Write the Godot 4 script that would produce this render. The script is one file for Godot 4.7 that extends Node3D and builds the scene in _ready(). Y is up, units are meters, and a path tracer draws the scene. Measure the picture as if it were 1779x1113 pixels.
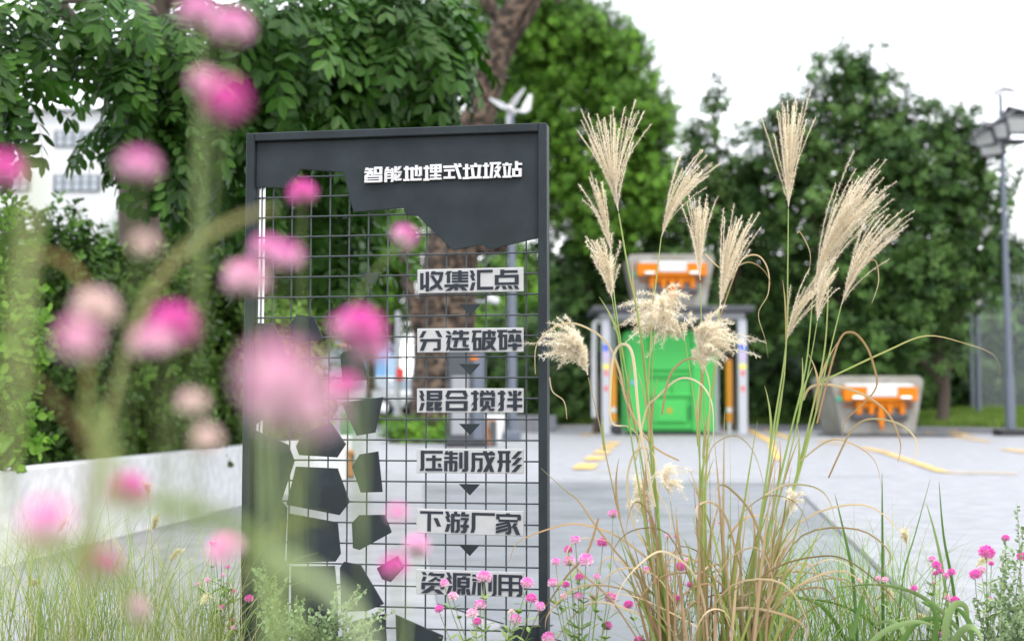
extends Node3D
# A garden sign at the edge of a planting bed, silver grass and globe flowers before a paved yard
# with a buried refuse station, a low wall with hedge, and trees.  Units: metres, y up, camera looks along -z.

const FOCAL := 2300.0          # focal length in pixels of a 1779 x 1113 frame
const EYE := 0.65              # camera height
const PITCH := 0.06448         # camera tilted up, radians

var M := {}
var rng := RandomNumberGenerator.new()
var names := {}

# Strokes of the lettering, one list per character: outlines of flat strokes, tenths of a millimetre.
const TITLE := [
	[0.3548, 1.2635, [[-211,196,-140,196,-166,125,-237,125],[-192,177,4,177,4,125,-192,125],[-244,102,7,102,7,46,-244,46],[-129,132,-46,132,-46,55,-129,55],[-140,55,-68,48,-126,-10,-231,-12],[-100,48,-9,48,30,-7,-61,-7],[20,209,93,209,93,-3,20,-3],[164,209,240,209,240,10,164,10],[23,209,239,209,239,152,23,152],[23,53,239,53,239,-1,23,-1],[-239,-16,-158,-16,-158,-209,-239,-209],[163,-16,244,-16,244,-196,163,-196],[-237,-20,239,-20,239,-66,-237,-66],[-237,-96,239,-96,239,-129,-237,-129],[-237,-159,219,-159,219,-208,-237,-208]]],
	[0.4093, 1.2634, [[-198,200,-114,200,-153,85,-237,85],[-68,165,-3,165,26,85,-39,85],[-234,132,9,132,9,86,-234,86],[-241,73,13,73,13,27,-241,27],[-241,72,-168,72,-168,-207,-241,-207],[-51,72,20,72,20,-185,-51,-185],[-215,-4,7,-4,7,-40,-215,-40],[-215,-76,7,-76,7,-122,-215,-122],[17,-165,0,-207,-74,-207,-52,-165],[31,207,101,207,101,27,31,27],[143,200,228,207,163,110,91,85],[52,65,241,72,221,27,52,27],[31,4,101,4,101,-165,31,-165],[143,1,228,12,163,-101,91,-121],[52,-133,241,-121,221,-176,65,-181]]],
	[0.462, 1.265, [[-202,191,-121,191,-121,-208,-202,-208],[-242,146,-77,146,-77,88,-242,88],[-251,-152,-80,-152,-80,-208,-251,-208],[-55,157,25,157,25,-195,-55,-195],[-69,139,251,139,251,80,-69,80],[66,208,138,208,138,-86,66,-86],[177,163,250,163,250,-74,177,-74],[250,-48,212,-95,143,-95,173,-48],[-54,-146,245,-146,245,-205,-54,-205]]],
	[0.5162, 1.265, [[-199,191,-122,191,-122,-217,-199,-217],[-245,147,-82,147,-82,91,-245,91],[-247,-160,-82,-160,-82,-216,-247,-216],[-69,211,9,211,9,-13,-69,-13],[170,217,247,217,247,-6,170,-6],[49,211,129,211,129,-198,49,-198],[-66,213,247,213,247,157,-66,157],[-66,126,247,126,247,80,-66,80],[-66,36,238,36,238,-10,-66,-10],[-66,-61,229,-61,229,-110,-66,-110],[-72,-147,245,-147,245,-198,-72,-198]]],
	[0.5699, 1.2663, [[-249,158,93,158,93,95,-249,95],[-230,60,61,60,61,2,-230,2],[-115,31,-50,31,-50,-169,-115,-169],[-240,-133,74,-133,74,-192,-240,-192],[34,207,114,207,249,-207,169,-207],[156,204,223,204,249,130,182,130],[93,158,248,158,248,108,93,108]]],
	[0.6229, 1.2655, [[-190,193,-113,193,-113,-194,-190,-194],[-252,100,-55,100,-55,50,-252,50],[-254,-154,-55,-154,-55,-209,-254,-209],[48,209,113,209,132,149,68,149],[-55,157,254,157,254,102,-55,102],[-34,91,41,91,66,-169,-8,-169],[159,98,234,98,208,-169,133,-169],[-55,-145,254,-145,254,-203,-55,-203]]],
	[0.676, 1.266, [[-202,203,-127,203,-127,-208,-202,-208],[-247,150,-77,150,-77,99,-247,99],[-250,-154,-71,-154,-71,-212,-250,-212],[-64,212,238,212,238,154,-64,154],[-30,159,42,159,10,-205,-62,-205],[161,159,231,203,199,127,154,89,250,96,212,1,103,-196,32,-205,128,-25,154,45,64,39],[49,1,131,1,247,-202,164,-202]]],
	[0.7298, 1.2666, [[-190,188,-118,188,-99,137,-171,137],[-259,156,-13,156,-13,105,-259,105],[-238,90,-174,90,-157,-172,-221,-172],[-97,93,-33,93,-58,-172,-122,-172],[-257,-162,-13,-162,-13,-213,-257,-213],[74,213,153,213,153,-21,74,-21],[121,164,259,164,259,111,121,111],[1,23,77,23,77,-200,1,-200],[170,23,247,23,247,-191,170,-191],[3,21,249,21,249,-37,3,-37],[3,-145,236,-145,236,-200,3,-200]]],
]
const PLATES := [
	[0.617, 0.9781, [
		[[-1346,217,-1254,217,-1254,-223,-1346,-223],[-1254,-105,-1197,-81,-1197,-161,-1345,-223,-1345,-169],[-1197,251,-1104,251,-1104,-268,-1197,-268],[-1036,262,-926,262,-950,169,-1066,169],[-953,239,-721,239,-721,168,-953,168],[-1080,144,-981,144,-728,-223,-828,-223],[-816,169,-725,169,-761,17,-898,-161,-950,-88,-841,51],[-950,-88,-898,-161,-1082,-254,-1082,-169]],
		[[-618,257,-489,257,-548,172,-678,172],[-627,172,-534,172,-534,-58,-627,-58],[-489,233,-52,233,-52,179,-489,179],[-489,157,-52,157,-52,102,-489,102],[-489,77,-52,77,-52,30,-489,30],[-489,3,-52,3,-52,-48,-489,-48],[-319,268,-230,268,-230,-48,-319,-48],[-687,-94,-52,-94,-52,-162,-687,-162],[-419,-79,-326,-79,-326,-251,-419,-251],[-510,-160,-383,-160,-538,-256,-665,-256],[-304,-160,-177,-160,-74,-256,-201,-256]],
		[[-12,262,77,262,137,117,48,117],[-9,139,81,139,137,-8,52,-8],[46,-56,143,-56,84,-259,-12,-259],[184,269,270,269,270,-249,184,-249],[189,271,599,271,599,200,189,200],[189,-174,613,-174,613,-249,189,-249]],
		[[799,268,908,268,908,119,799,119],[902,246,1262,246,1262,175,902,175],[658,128,1288,128,1288,53,658,53],[658,-69,1288,-69,1288,-136,658,-136],[657,128,755,128,755,-136,657,-136],[1185,128,1288,128,1288,-136,1185,-136],[699,-160,795,-160,744,-253,647,-253],[836,-160,932,-160,977,-248,881,-248],[994,-160,1090,-160,1135,-248,1039,-248],[1156,-160,1252,-160,1297,-248,1200,-248]],
	]],
	[0.6173, 0.8215, [
		[[-1271,251,-1168,251,-1266,78,-1369,78],[-944,256,-841,256,-744,86,-847,86],[-1339,42,-785,42,-785,-32,-1339,-32],[-1255,-29,-1149,-29,-1243,-264,-1350,-264],[-876,32,-787,32,-787,-210,-876,-210],[-785,-201,-785,-222,-816,-261,-998,-261,-970,-201]],
		[[-654,245,-558,245,-500,165,-596,165],[-647,136,-500,136,-500,79,-647,79],[-592,84,-510,84,-541,-38,-644,-89,-618,-13],[-610,-89,-524,-21,-541,-174,-610,-270,-644,-270],[-575,-199,-515,-182,-472,-207,-17,-207,-17,-270,-550,-270],[-438,257,-355,257,-404,157,-486,157],[-404,226,-34,226,-34,162,-404,162],[-287,263,-194,263,-194,47,-287,47],[-493,72,-34,72,-34,11,-493,11],[-407,13,-314,13,-357,-177,-450,-177],[-199,13,-110,13,-110,-140,-199,-140],[-197,-131,-43,-119,-43,-165,-69,-177,-146,-177,-189,-157]],
		[[52,257,301,257,301,196,52,196],[77,201,163,201,120,-53,34,-53],[76,66,168,66,168,-268,76,-268],[216,66,299,66,299,-256,216,-256],[112,68,297,68,297,7,112,7],[86,-208,275,-208,275,-266,86,-266],[330,227,416,227,395,-264,309,-264],[335,234,678,234,678,169,335,169],[469,264,551,264,551,24,469,24],[591,210,663,210,663,105,591,105],[369,76,682,76,682,12,369,12],[591,20,680,20,603,-129,513,-129],[601,-86,541,-44,395,-213,404,-264],[412,-19,515,-19,695,-264,592,-264],[627,-44,678,32,584,32,421,-247,498,-230]],
		[[716,261,987,261,987,197,716,197],[773,204,876,204,824,68,721,68],[769,111,862,111,862,-262,769,-262],[900,136,982,136,982,-236,900,-236],[790,140,982,140,982,82,790,82],[773,-196,962,-196,962,-257,773,-257],[1001,241,1357,241,1357,180,1001,180],[1120,272,1216,272,1216,204,1120,204],[1046,143,1128,143,1089,-59,1006,-59],[1082,136,1151,136,1185,-50,1116,-50],[1221,143,1303,143,1269,-50,1187,-50],[1255,136,1331,136,1365,-59,1290,-59],[1001,-113,1365,-113,1365,-174,1001,-174],[1128,-87,1231,-87,1231,-267,1128,-267]],
	]],
	[0.6176, 0.6641, [
		[[-1365,262,-1276,262,-1216,116,-1305,116],[-1362,138,-1272,138,-1216,-9,-1302,-9],[-1307,-56,-1211,-56,-1269,-259,-1365,-259],[-1161,262,-1068,262,-1068,5,-1161,5],[-843,262,-747,262,-747,30,-843,30],[-1159,262,-747,262,-747,201,-1159,201],[-1159,160,-747,160,-747,103,-1159,103],[-1159,64,-781,64,-781,3,-1159,3],[-1164,-26,-1072,-26,-1072,-263,-1164,-263],[-1065,-29,-970,-29,-1005,-148,-1065,-168],[-1073,-190,-977,-168,-987,-263,-1121,-263],[-948,-26,-855,-26,-855,-249,-948,-249],[-841,-29,-747,-29,-781,-148,-853,-168],[-859,-190,-747,-168,-761,-263,-910,-263]],
		[[-601,261,-481,261,-567,105,-670,105],[-240,261,-115,261,-52,109,-155,109],[-601,264,-115,264,-115,204,-601,204],[-630,102,-86,102,-86,41,-630,41],[-649,-8,-65,-8,-65,-76,-649,-76],[-649,-189,-77,-189,-77,-264,-649,-264],[-649,-10,-556,-10,-556,-264,-649,-264],[-168,-10,-69,-10,-69,-242,-168,-242]],
		[[86,261,182,261,182,-247,86,-247],[22,220,225,220,225,159,22,159],[225,83,180,-27,22,-137,57,-61],[22,-267,60,-193,182,-193,151,-267],[270,261,349,261,383,207,304,207],[412,261,481,261,507,207,438,207],[562,261,641,261,606,207,527,207],[258,215,653,215,653,148,258,148],[256,207,342,207,342,102,256,102],[575,190,661,190,661,102,575,102],[266,80,653,80,653,12,266,12],[266,71,355,71,355,-152,266,-152],[560,63,653,63,653,-152,560,-152],[405,-13,498,-13,498,-115,405,-115],[407,-98,498,-98,481,-162,369,-259,266,-264],[455,-115,532,-132,541,-208,653,-208,627,-264,507,-264]],
		[[793,260,890,260,890,-248,793,-248],[730,219,932,219,932,158,730,158],[932,82,888,-28,730,-138,764,-62],[730,-268,768,-194,890,-194,859,-268],[996,243,1082,243,1125,121,1039,121],[1279,243,1365,243,1331,130,1245,130],[1135,260,1235,260,1235,-265,1135,-265],[984,62,1369,62,1369,1,984,1],[974,-102,1374,-102,1374,-173,974,-173]],
	]],
	[0.6179, 0.5074, [
		[[-1319,266,-1219,266,-1219,-194,-1319,-194],[-1317,-186,-1219,-186,-1245,-262,-1345,-262],[-1317,263,-730,263,-730,192,-1317,192],[-1010,145,-920,145,-920,-219,-1010,-219],[-1173,75,-761,75,-761,7,-1173,7],[-1193,-192,-738,-192,-738,-260,-1193,-260],[-859,-62,-780,-62,-762,-164,-841,-164]],
		[[-653,259,-575,259,-610,166,-687,166],[-661,221,-331,221,-331,160,-661,160],[-556,259,-464,259,-464,-266,-556,-266],[-687,111,-331,111,-331,50,-687,50],[-687,8,-352,8,-352,-56,-687,-56],[-689,0,-603,0,-603,-266,-689,-266],[-416,-12,-337,-12,-337,-241,-416,-241],[-335,-207,-352,-266,-452,-266,-417,-207],[-288,225,-203,225,-203,-187,-288,-187],[-153,264,-53,264,-53,-232,-153,-232],[-53,-224,-94,-271,-223,-271,-189,-199]],
		[[43,220,653,220,653,152,43,152],[39,213,132,213,132,-185,39,-185],[39,-177,132,-177,112,-273,12,-273],[129,84,335,84,335,20,129,20],[247,77,330,77,330,-219,247,-219],[331,-194,292,-273,177,-273,215,-194],[335,264,438,264,635,-273,532,-273],[501,259,598,259,661,154,565,154],[546,111,656,111,450,-273,340,-273]],
		[[730,269,1060,269,1060,204,730,204],[718,28,1073,28,1073,-36,718,-36],[761,209,853,209,853,-129,761,-129],[761,-112,853,-112,816,-268,721,-268],[938,209,1034,209,1034,-273,938,-273],[1257,264,1370,264,1199,71,1085,71],[1257,99,1370,99,1199,-99,1085,-99],[1257,-78,1370,-78,1199,-271,1085,-271]],
	]],
	[0.6183, 0.3495, [
		[[-1334,263,-721,263,-721,195,-1334,195],[-1137,205,-1041,205,-1041,-258,-1137,-258],[-972,90,-865,90,-771,-121,-877,-121]],
		[[-670,270,-580,270,-520,124,-610,124],[-666,146,-577,146,-520,-1,-606,-1],[-611,-49,-515,-49,-574,-252,-670,-252],[-433,270,-347,270,-347,199,-433,199],[-507,214,-270,214,-270,149,-507,149],[-507,173,-417,173,-417,-270,-507,-270],[-438,75,-275,75,-275,17,-438,17],[-354,63,-275,63,-275,-233,-354,-233],[-275,-208,-318,-270,-404,-270,-378,-199],[-228,266,-132,266,-158,156,-254,156],[-240,212,-34,212,-34,151,-240,151],[-249,114,-43,114,-43,60,-249,60],[-43,105,-69,46,-103,-55,-180,-55,-129,72],[-179,-39,-89,-39,-89,-225,-179,-225],[-249,-62,-34,-62,-34,-127,-249,-127],[-91,-208,-120,-270,-249,-270,-215,-208]],
		[[38,256,647,256,647,185,38,185],[39,251,139,251,139,-164,39,-164],[39,-156,137,-156,103,-260,9,-260]],
		[[938,261,1044,261,1044,210,938,210],[682,237,1314,237,1314,169,682,169],[682,219,774,219,774,100,682,100],[1236,210,1333,210,1333,90,1236,90],[744,100,1248,100,1248,39,744,39],[936,46,1022,46,1065,-19,1082,-86,996,-95,970,-19],[996,-78,1082,-78,1082,-239,996,-239],[1082,-205,1056,-276,915,-276,953,-208],[682,-15,970,46,970,-5,682,-78],[682,-107,981,-27,981,-78,682,-171],[682,-191,981,-107,981,-179,682,-256],[1151,15,1245,15,1176,-86,1082,-95],[1114,-69,1221,-69,1315,-281,1209,-281]],
	]],
	[0.6186, 0.1935, [
		[[-1293,260,-1197,260,-1145,181,-1242,181],[-1250,142,-1154,142,-1193,23,-1290,23],[-1073,253,-979,253,-1030,175,-1121,175],[-1039,231,-682,231,-682,164,-1039,164],[-773,172,-687,172,-721,121,-807,121],[-927,138,-853,121,-987,16,-1121,16],[-932,96,-819,96,-725,26,-838,26],[-1288,-11,-687,-11,-687,-75,-1288,-75],[-1288,-23,-1195,-23,-1195,-183,-1288,-183],[-778,-48,-689,-48,-689,-167,-778,-167],[-1022,-82,-927,-99,-970,-183,-1133,-277,-1300,-277],[-987,-175,-833,-175,-695,-285,-850,-285]],
		[[-635,263,-548,263,-476,111,-562,111],[-630,136,-541,136,-476,-16,-558,-16],[-563,-75,-467,-75,-527,-279,-623,-279],[-455,257,9,257,9,196,-455,196],[-455,238,-362,238,-362,-168,-455,-168],[-455,-160,-362,-160,-395,-282,-489,-282],[-189,179,-86,179,-146,128,-249,128],[-335,143,-12,143,-12,89,-335,89],[-338,136,-252,136,-252,-109,-338,-109],[-100,136,-14,136,-14,-92,-100,-92],[-301,43,-43,43,-43,-1,-301,-1],[-335,-52,-26,-52,-26,-109,-335,-109],[-223,-101,-131,-101,-131,-282,-223,-282],[-325,-143,-235,-143,-273,-282,-362,-282],[-103,-143,-17,-143,9,-287,-77,-287]],
		[[52,233,283,233,283,178,52,178],[52,128,421,128,421,67,52,67],[196,219,285,219,285,-292,196,-292],[76,46,165,46,131,-280,41,-280],[299,46,388,46,431,-292,342,-292],[479,185,568,185,568,-187,479,-187],[606,244,695,244,695,-255,606,-255],[695,-221,653,-301,558,-301,601,-230]],
		[[747,250,1348,250,1348,179,747,179],[738,243,824,243,824,-281,738,-281],[1276,227,1369,227,1369,-248,1276,-248],[798,76,1348,76,1348,15,798,15],[798,-100,1348,-100,1348,-165,798,-165],[1010,235,1102,235,1102,-293,1010,-293],[1369,-222,1331,-293,1202,-293,1245,-231]],
	]],
]


const HEXES := [
	[0.0262, 0.8731, 0.0784, 0.8694, 0.1198, 0.7793, 0.1045, 0.6890, 0.0705, 0.6260, 0.0270, 0.5990],
	[0.1427, 0.895, 0.191, 0.8867, 0.2171, 0.8279, 0.1451, 0.8177, 0.1213, 0.8643],
	[0.2627, 0.9059, 0.2784, 0.9273, 0.3295, 0.8867, 0.333, 0.8407, 0.2824, 0.8258],
	[0.2645, 0.7846, 0.2748, 0.7945, 0.3199, 0.7941, 0.3433, 0.72, 0.2715, 0.7126],
	[0.1493, 0.7345, 0.2004, 0.745, 0.2185, 0.6867, 0.1949, 0.6485, 0.1501, 0.6577],
	[0.268, 0.6592, 0.3821, 0.6735, 0.3616, 0.5802, 0.3114, 0.5717],
	[0.0286, 0.5858, 0.1225, 0.5473, 0.1405, 0.5046, 0.1049, 0.3991, 0.1211, 0.381, 0.1155, 0.2444, 0.1261, 0.2265, 0.1283, 0.03, 0.0278, 0.03],
	[0.1444, 0.5428, 0.1637, 0.5781, 0.2399, 0.6073, 0.2816, 0.5496, 0.2582, 0.5145, 0.1532, 0.52],
	[0.2989, 0.4906, 0.3196, 0.5231, 0.3698, 0.531, 0.3825, 0.4249, 0.3235, 0.4228],
	[0.1447, 0.4894, 0.2594, 0.4857, 0.2929, 0.3983, 0.2658, 0.3632, 0.1195, 0.3886],
	[0.1245, 0.3659, 0.2606, 0.3442, 0.2698, 0.2624, 0.2558, 0.2417, 0.1212, 0.237],
	[0.3001, 0.3432, 0.3193, 0.364, 0.3896, 0.3657, 0.4078, 0.3202, 0.3215, 0.2731, 0.3033, 0.278],
	[0.3687, 0.2268, 0.4236, 0.2592, 0.4416, 0.2298, 0.4062, 0.1918, 0.3829, 0.1987],
	[0.1341, 0.2266, 0.2537, 0.2305, 0.263, 0.1407, 0.2639, 0.035, 0.1362, 0.035],
	[0.2683, 0.2262, 0.2794, 0.242, 0.3249, 0.2339, 0.3879, 0.1348, 0.3445, 0.1159, 0.2727, 0.111],
	[0.3042, 0.088, 0.3912, 0.1096, 0.3963, 0.035, 0.2827, 0.035],
	[0.4197, 0.108, 0.5468, 0.0576, 0.5423, 0.035, 0.4226, 0.035],
	[0.7018, 0.035, 0.7457, 0.0881, 0.7976, 0.091, 0.7975, 0.035],
	[0.3191, 1.006, 0.3729, 1.0028, 0.3551, 0.9708, 0.3399, 0.9741],
]


# ---------------------------------------------------------------- geometry helper
class Geo:
	var v := PackedVector3Array()
	var n := PackedVector3Array()
	var c := PackedColorArray()
	var t := PackedInt32Array()
	var col := Color.WHITE

	func vert(p: Vector3, nn: Vector3) -> int:
		v.append(p); n.append(nn); c.append(col)
		return v.size() - 1

	func tri(a: Vector3, b: Vector3, d: Vector3) -> void:   # counterclockwise seen from outside
		var nn := (b - a).cross(d - a).normalized()
		var i := vert(a, nn)
		vert(b, nn); vert(d, nn)
		t.append(i); t.append(i + 2); t.append(i + 1)

	func quad(a: Vector3, b: Vector3, d: Vector3, e: Vector3) -> void:
		var nn := (d - a).cross(e - b).normalized()
		var i := vert(a, nn)
		vert(b, nn); vert(d, nn); vert(e, nn)
		t.append(i); t.append(i + 2); t.append(i + 1)
		t.append(i); t.append(i + 3); t.append(i + 2)

	func box(at: Vector3, size: Vector3, bevel := 0.0, turn := Basis()) -> void:
		var h := size / 2.0
		var b := minf(bevel, minf(h.x, minf(h.y, h.z)) * 0.9)
		if b <= 0.0:
			b = minf(h.x, minf(h.y, h.z)) * 0.02
		var f := func(x: float, y: float, z: float) -> Vector3: return at + turn * Vector3(x, y, z)
		for s in [-1.0, 1.0]:
			var q := [[h.x * s, -h.y + b, -h.z + b], [h.x * s, h.y - b, -h.z + b], [h.x * s, h.y - b, h.z - b], [h.x * s, -h.y + b, h.z - b]]
			face(f, q, s > 0, [0, 1, 2])
			var q2 := [[h.y * s, -h.z + b, -h.x + b], [h.y * s, h.z - b, -h.x + b], [h.y * s, h.z - b, h.x - b], [h.y * s, -h.z + b, h.x - b]]
			face(f, q2, s > 0, [2, 0, 1])
			var q3 := [[h.z * s, -h.x + b, -h.y + b], [h.z * s, h.x - b, -h.y + b], [h.z * s, h.x - b, h.y - b], [h.z * s, -h.x + b, h.y - b]]
			face(f, q3, s > 0, [1, 2, 0])
		for s1 in [-1.0, 1.0]:
			for s2 in [-1.0, 1.0]:
				edge(f.call(h.x * s1, (h.y - b) * s2, -h.z + b), f.call((h.x - b) * s1, h.y * s2, -h.z + b), f.call((h.x - b) * s1, h.y * s2, h.z - b), f.call(h.x * s1, (h.y - b) * s2, h.z - b), at)
				edge(f.call(h.x * s1, -h.y + b, (h.z - b) * s2), f.call((h.x - b) * s1, -h.y + b, h.z * s2), f.call((h.x - b) * s1, h.y - b, h.z * s2), f.call(h.x * s1, h.y - b, (h.z - b) * s2), at)
				edge(f.call(-h.x + b, h.y * s1, (h.z - b) * s2), f.call(-h.x + b, (h.y - b) * s1, h.z * s2), f.call(h.x - b, (h.y - b) * s1, h.z * s2), f.call(h.x - b, h.y * s1, (h.z - b) * s2), at)
				for s3 in [-1.0, 1.0]:
					var a: Vector3 = f.call(h.x * s1, (h.y - b) * s2, (h.z - b) * s3)
					var bb: Vector3 = f.call((h.x - b) * s1, h.y * s2, (h.z - b) * s3)
					var d: Vector3 = f.call((h.x - b) * s1, (h.y - b) * s2, h.z * s3)
					if (bb - a).cross(d - a).dot(a - at) > 0:
						tri(a, bb, d)
					else:
						tri(a, d, bb)

	func face(f: Callable, q: Array, front: bool, order: Array) -> void:
		var p := []
		for k in q:
			var r := [0.0, 0.0, 0.0]
			for j in 3:
				r[(j + order.find(0)) % 3] = k[j]
			p.append(f.call(r[0], r[1], r[2]))
		if front:
			quad(p[0], p[1], p[2], p[3])
		else:
			quad(p[3], p[2], p[1], p[0])

	func edge(a: Vector3, b: Vector3, d: Vector3, e: Vector3, mid: Vector3) -> void:
		if (d - a).cross(e - b).dot((a + d) * 0.5 - mid) > 0:
			quad(a, b, d, e)
		else:
			quad(e, d, b, a)

	func tube(p: PackedVector3Array, r: Array, sides := 6, caps := true) -> void:
		var base := v.size()
		var side := Vector3.RIGHT
		var k := p.size()
		for j in k:
			var d := (p[mini(j + 1, k - 1)] - p[maxi(j - 1, 0)]).normalized()
			if absf(d.dot(side)) > 0.95:
				side = Vector3.FORWARD if absf(d.z) < 0.9 else Vector3.UP
			side = (side - d * d.dot(side)).normalized()
			var up := d.cross(side)
			var rad: float = r[mini(j, r.size() - 1)]
			for s in sides:
				var a := TAU * s / sides
				var o := side * cos(a) + up * sin(a)
				vert(p[j] + o * rad, o)
		for j in k - 1:
			for s in sides:
				var a := base + j * sides + s
				var b := base + j * sides + (s + 1) % sides
				t.append(a); t.append(a + sides); t.append(b)
				t.append(b); t.append(a + sides); t.append(b + sides)
		if caps:
			for j in [0, k - 1]:
				var d := (p[1] - p[0]).normalized() * -1.0 if j == 0 else (p[k - 1] - p[k - 2]).normalized()
				var m := vert(p[j], d)
				for s in sides:
					var q := vert(v[base + j * sides + s], d)
					if s > 0:
						if j == 0:
							t.append(m); t.append(q - 1); t.append(q)
						else:
							t.append(m); t.append(q); t.append(q - 1)
				var last := v.size() - 1
				var first := last - sides + 1
				if j == 0:
					t.append(m); t.append(last); t.append(first)
				else:
					t.append(m); t.append(first); t.append(last)

	func prism(poly: PackedVector2Array, z0: float, z1: float, xf := Transform3D(), bevel := 0.0) -> void:
		# flat outline in x, y drawn out from z0 to z1 (front); the front rim may be chamfered
		var q := poly
		if Geometry2D.is_polygon_clockwise(q):
			q.reverse()
		var top := q
		if bevel > 0.0:
			var inset := Geometry2D.offset_polygon(q, -bevel, Geometry2D.JOIN_MITER)
			if inset.size() == 1 and inset[0].size() == q.size():
				top = inset[0]
				if Geometry2D.is_polygon_clockwise(top):
					top.reverse()
				var best := 0
				for s in top.size():
					if top[s].distance_to(q[0]) < top[best].distance_to(q[0]):
						best = s
				var turned := PackedVector2Array()
				for s in top.size():
					turned.append(top[(s + best) % top.size()])
				top = turned
		var zr := z1 - bevel if top != q else z1
		var f := Geometry2D.triangulate_polygon(top)
		for k in range(0, f.size(), 3):
			var a := top[f[k]]
			var b := top[f[k + 1]]
			var d := top[f[k + 2]]
			if (b - a).cross(d - a) < 0:
				var e := b
				b = d
				d = e
			tri(xf * Vector3(a.x, a.y, z1), xf * Vector3(b.x, b.y, z1), xf * Vector3(d.x, d.y, z1))
			tri(xf * Vector3(a.x, a.y, z0), xf * Vector3(d.x, d.y, z0), xf * Vector3(b.x, b.y, z0))
		for k in q.size():
			var a := q[k]
			var b := q[(k + 1) % q.size()]
			quad(xf * Vector3(a.x, a.y, z0), xf * Vector3(b.x, b.y, z0), xf * Vector3(b.x, b.y, zr), xf * Vector3(a.x, a.y, zr))
			if top != q:
				var e := top[k]
				var g := top[(k + 1) % q.size()]
				quad(xf * Vector3(a.x, a.y, zr), xf * Vector3(b.x, b.y, zr), xf * Vector3(g.x, g.y, z1), xf * Vector3(e.x, e.y, z1))

	func ribbon(p: PackedVector3Array, widths: Array, side: Vector3, colors := []) -> void:
		var base := v.size()
		var k := p.size()
		for j in k:
			var d := (p[mini(j + 1, k - 1)] - p[maxi(j - 1, 0)]).normalized()
			var s := (side - d * d.dot(side)).normalized()
			var f := float(j) / (k - 1) * (widths.size() - 1)
			var w: float = lerpf(widths[int(f)], widths[mini(int(f) + 1, widths.size() - 1)], f - int(f))
			if colors.size():
				var h := float(j) / (k - 1) * (colors.size() - 1)
				col = colors[int(h)].lerp(colors[mini(int(h) + 1, colors.size() - 1)], h - int(h))
			var nn := d.cross(s)
			# a shallow keel along the middle
			vert(p[j] - s * w * 0.5, (nn + s * 0.35).normalized())
			vert(p[j] - nn * w * 0.16, nn)
			vert(p[j] + s * w * 0.5, (nn - s * 0.35).normalized())
		for j in k - 1:
			for s in 2:
				var a := base + j * 3 + s
				t.append(a); t.append(a + 1); t.append(a + 4)
				t.append(a); t.append(a + 4); t.append(a + 3)

	func twisted(p: PackedVector3Array, widths: Array, turn0: float, turn1: float, colors := []) -> void:
		# a long leaf whose blade turns about its own length
		var base := v.size()
		var k := p.size()
		for j in k:
			var x := float(j) / (k - 1)
			var d := (p[mini(j + 1, k - 1)] - p[maxi(j - 1, 0)]).normalized()
			var s0 := d.cross(Vector3.BACK).normalized()
			var a := lerpf(turn0, turn1, x)
			var s := s0 * cos(a) + d.cross(s0) * sin(a)
			var f := x * (widths.size() - 1)
			var w: float = lerpf(widths[int(f)], widths[mini(int(f) + 1, widths.size() - 1)], f - int(f))
			if colors.size():
				var h := x * (colors.size() - 1)
				col = colors[int(h)].lerp(colors[mini(int(h) + 1, colors.size() - 1)], h - int(h))
			var nn := d.cross(s)
			vert(p[j] - s * w * 0.5, (nn + s * 0.35).normalized())
			vert(p[j] - nn * w * 0.18, nn)
			vert(p[j] + s * w * 0.5, (nn - s * 0.35).normalized())
		for j in k - 1:
			for s in 2:
				var a := base + j * 3 + s
				t.append(a); t.append(a + 1); t.append(a + 4)
				t.append(a); t.append(a + 4); t.append(a + 3)

	func leaf(at: Vector3, dir: Vector3, up: Vector3, length: float, width: float, cup := 0.12) -> void:
		dir = dir.normalized()
		var s := dir.cross(up).normalized()
		var u := s.cross(dir)
		var b := at
		var m := at + dir * length * 0.5 - u * width * cup
		var l := at + dir * length * 0.42 - s * width * 0.5
		var l2 := at + dir * length * 0.75 - s * width * 0.41 - u * width * cup * 0.5
		var r := at + dir * length * 0.42 + s * width * 0.5
		var r2 := at + dir * length * 0.75 + s * width * 0.41 - u * width * cup * 0.5
		var e := at + dir * length - u * length * cup * 0.6
		tri(b, r, m); tri(b, m, l); tri(m, r, r2); tri(m, l2, l); tri(m, r2, e); tri(m, e, l2)

	func mesh() -> ArrayMesh:
		var a := []
		a.resize(Mesh.ARRAY_MAX)
		a[Mesh.ARRAY_VERTEX] = v
		a[Mesh.ARRAY_NORMAL] = n
		a[Mesh.ARRAY_COLOR] = c
		a[Mesh.ARRAY_INDEX] = t
		var out := ArrayMesh.new()
		out.add_surface_from_arrays(Mesh.PRIMITIVE_TRIANGLES, a)
		return out


# ---------------------------------------------------------------- places
func ray(px: float, py: float) -> Vector3:
	return Basis(Vector3.RIGHT, PITCH) * Vector3((px - 889.5) / FOCAL, (556.5 - py) / FOCAL, -1.0)

func at(px: float, py: float, d: float) -> Vector3:      # the point seen there at a distance of d along -z
	var r := ray(px, py)
	return Vector3(0, EYE, 0) + r * (d / -r.z)

func on_ground(px: float, py: float, y := 0.0) -> Vector3:
	var r := ray(px, py)
	return Vector3(0, EYE, 0) + r * ((y - EYE) / r.y)

func path(pts: Array, d: float, dz := 0.0) -> PackedVector3Array:   # pixel pairs, joined smoothly
	var p := PackedVector3Array()
	for k in pts.size():
		p.append(at(pts[k][0], pts[k][1], d + dz * k / maxf(1, pts.size() - 1) + (pts[k][2] if pts[k].size() > 2 else 0.0)))
	return smooth(p, 5)

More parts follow.
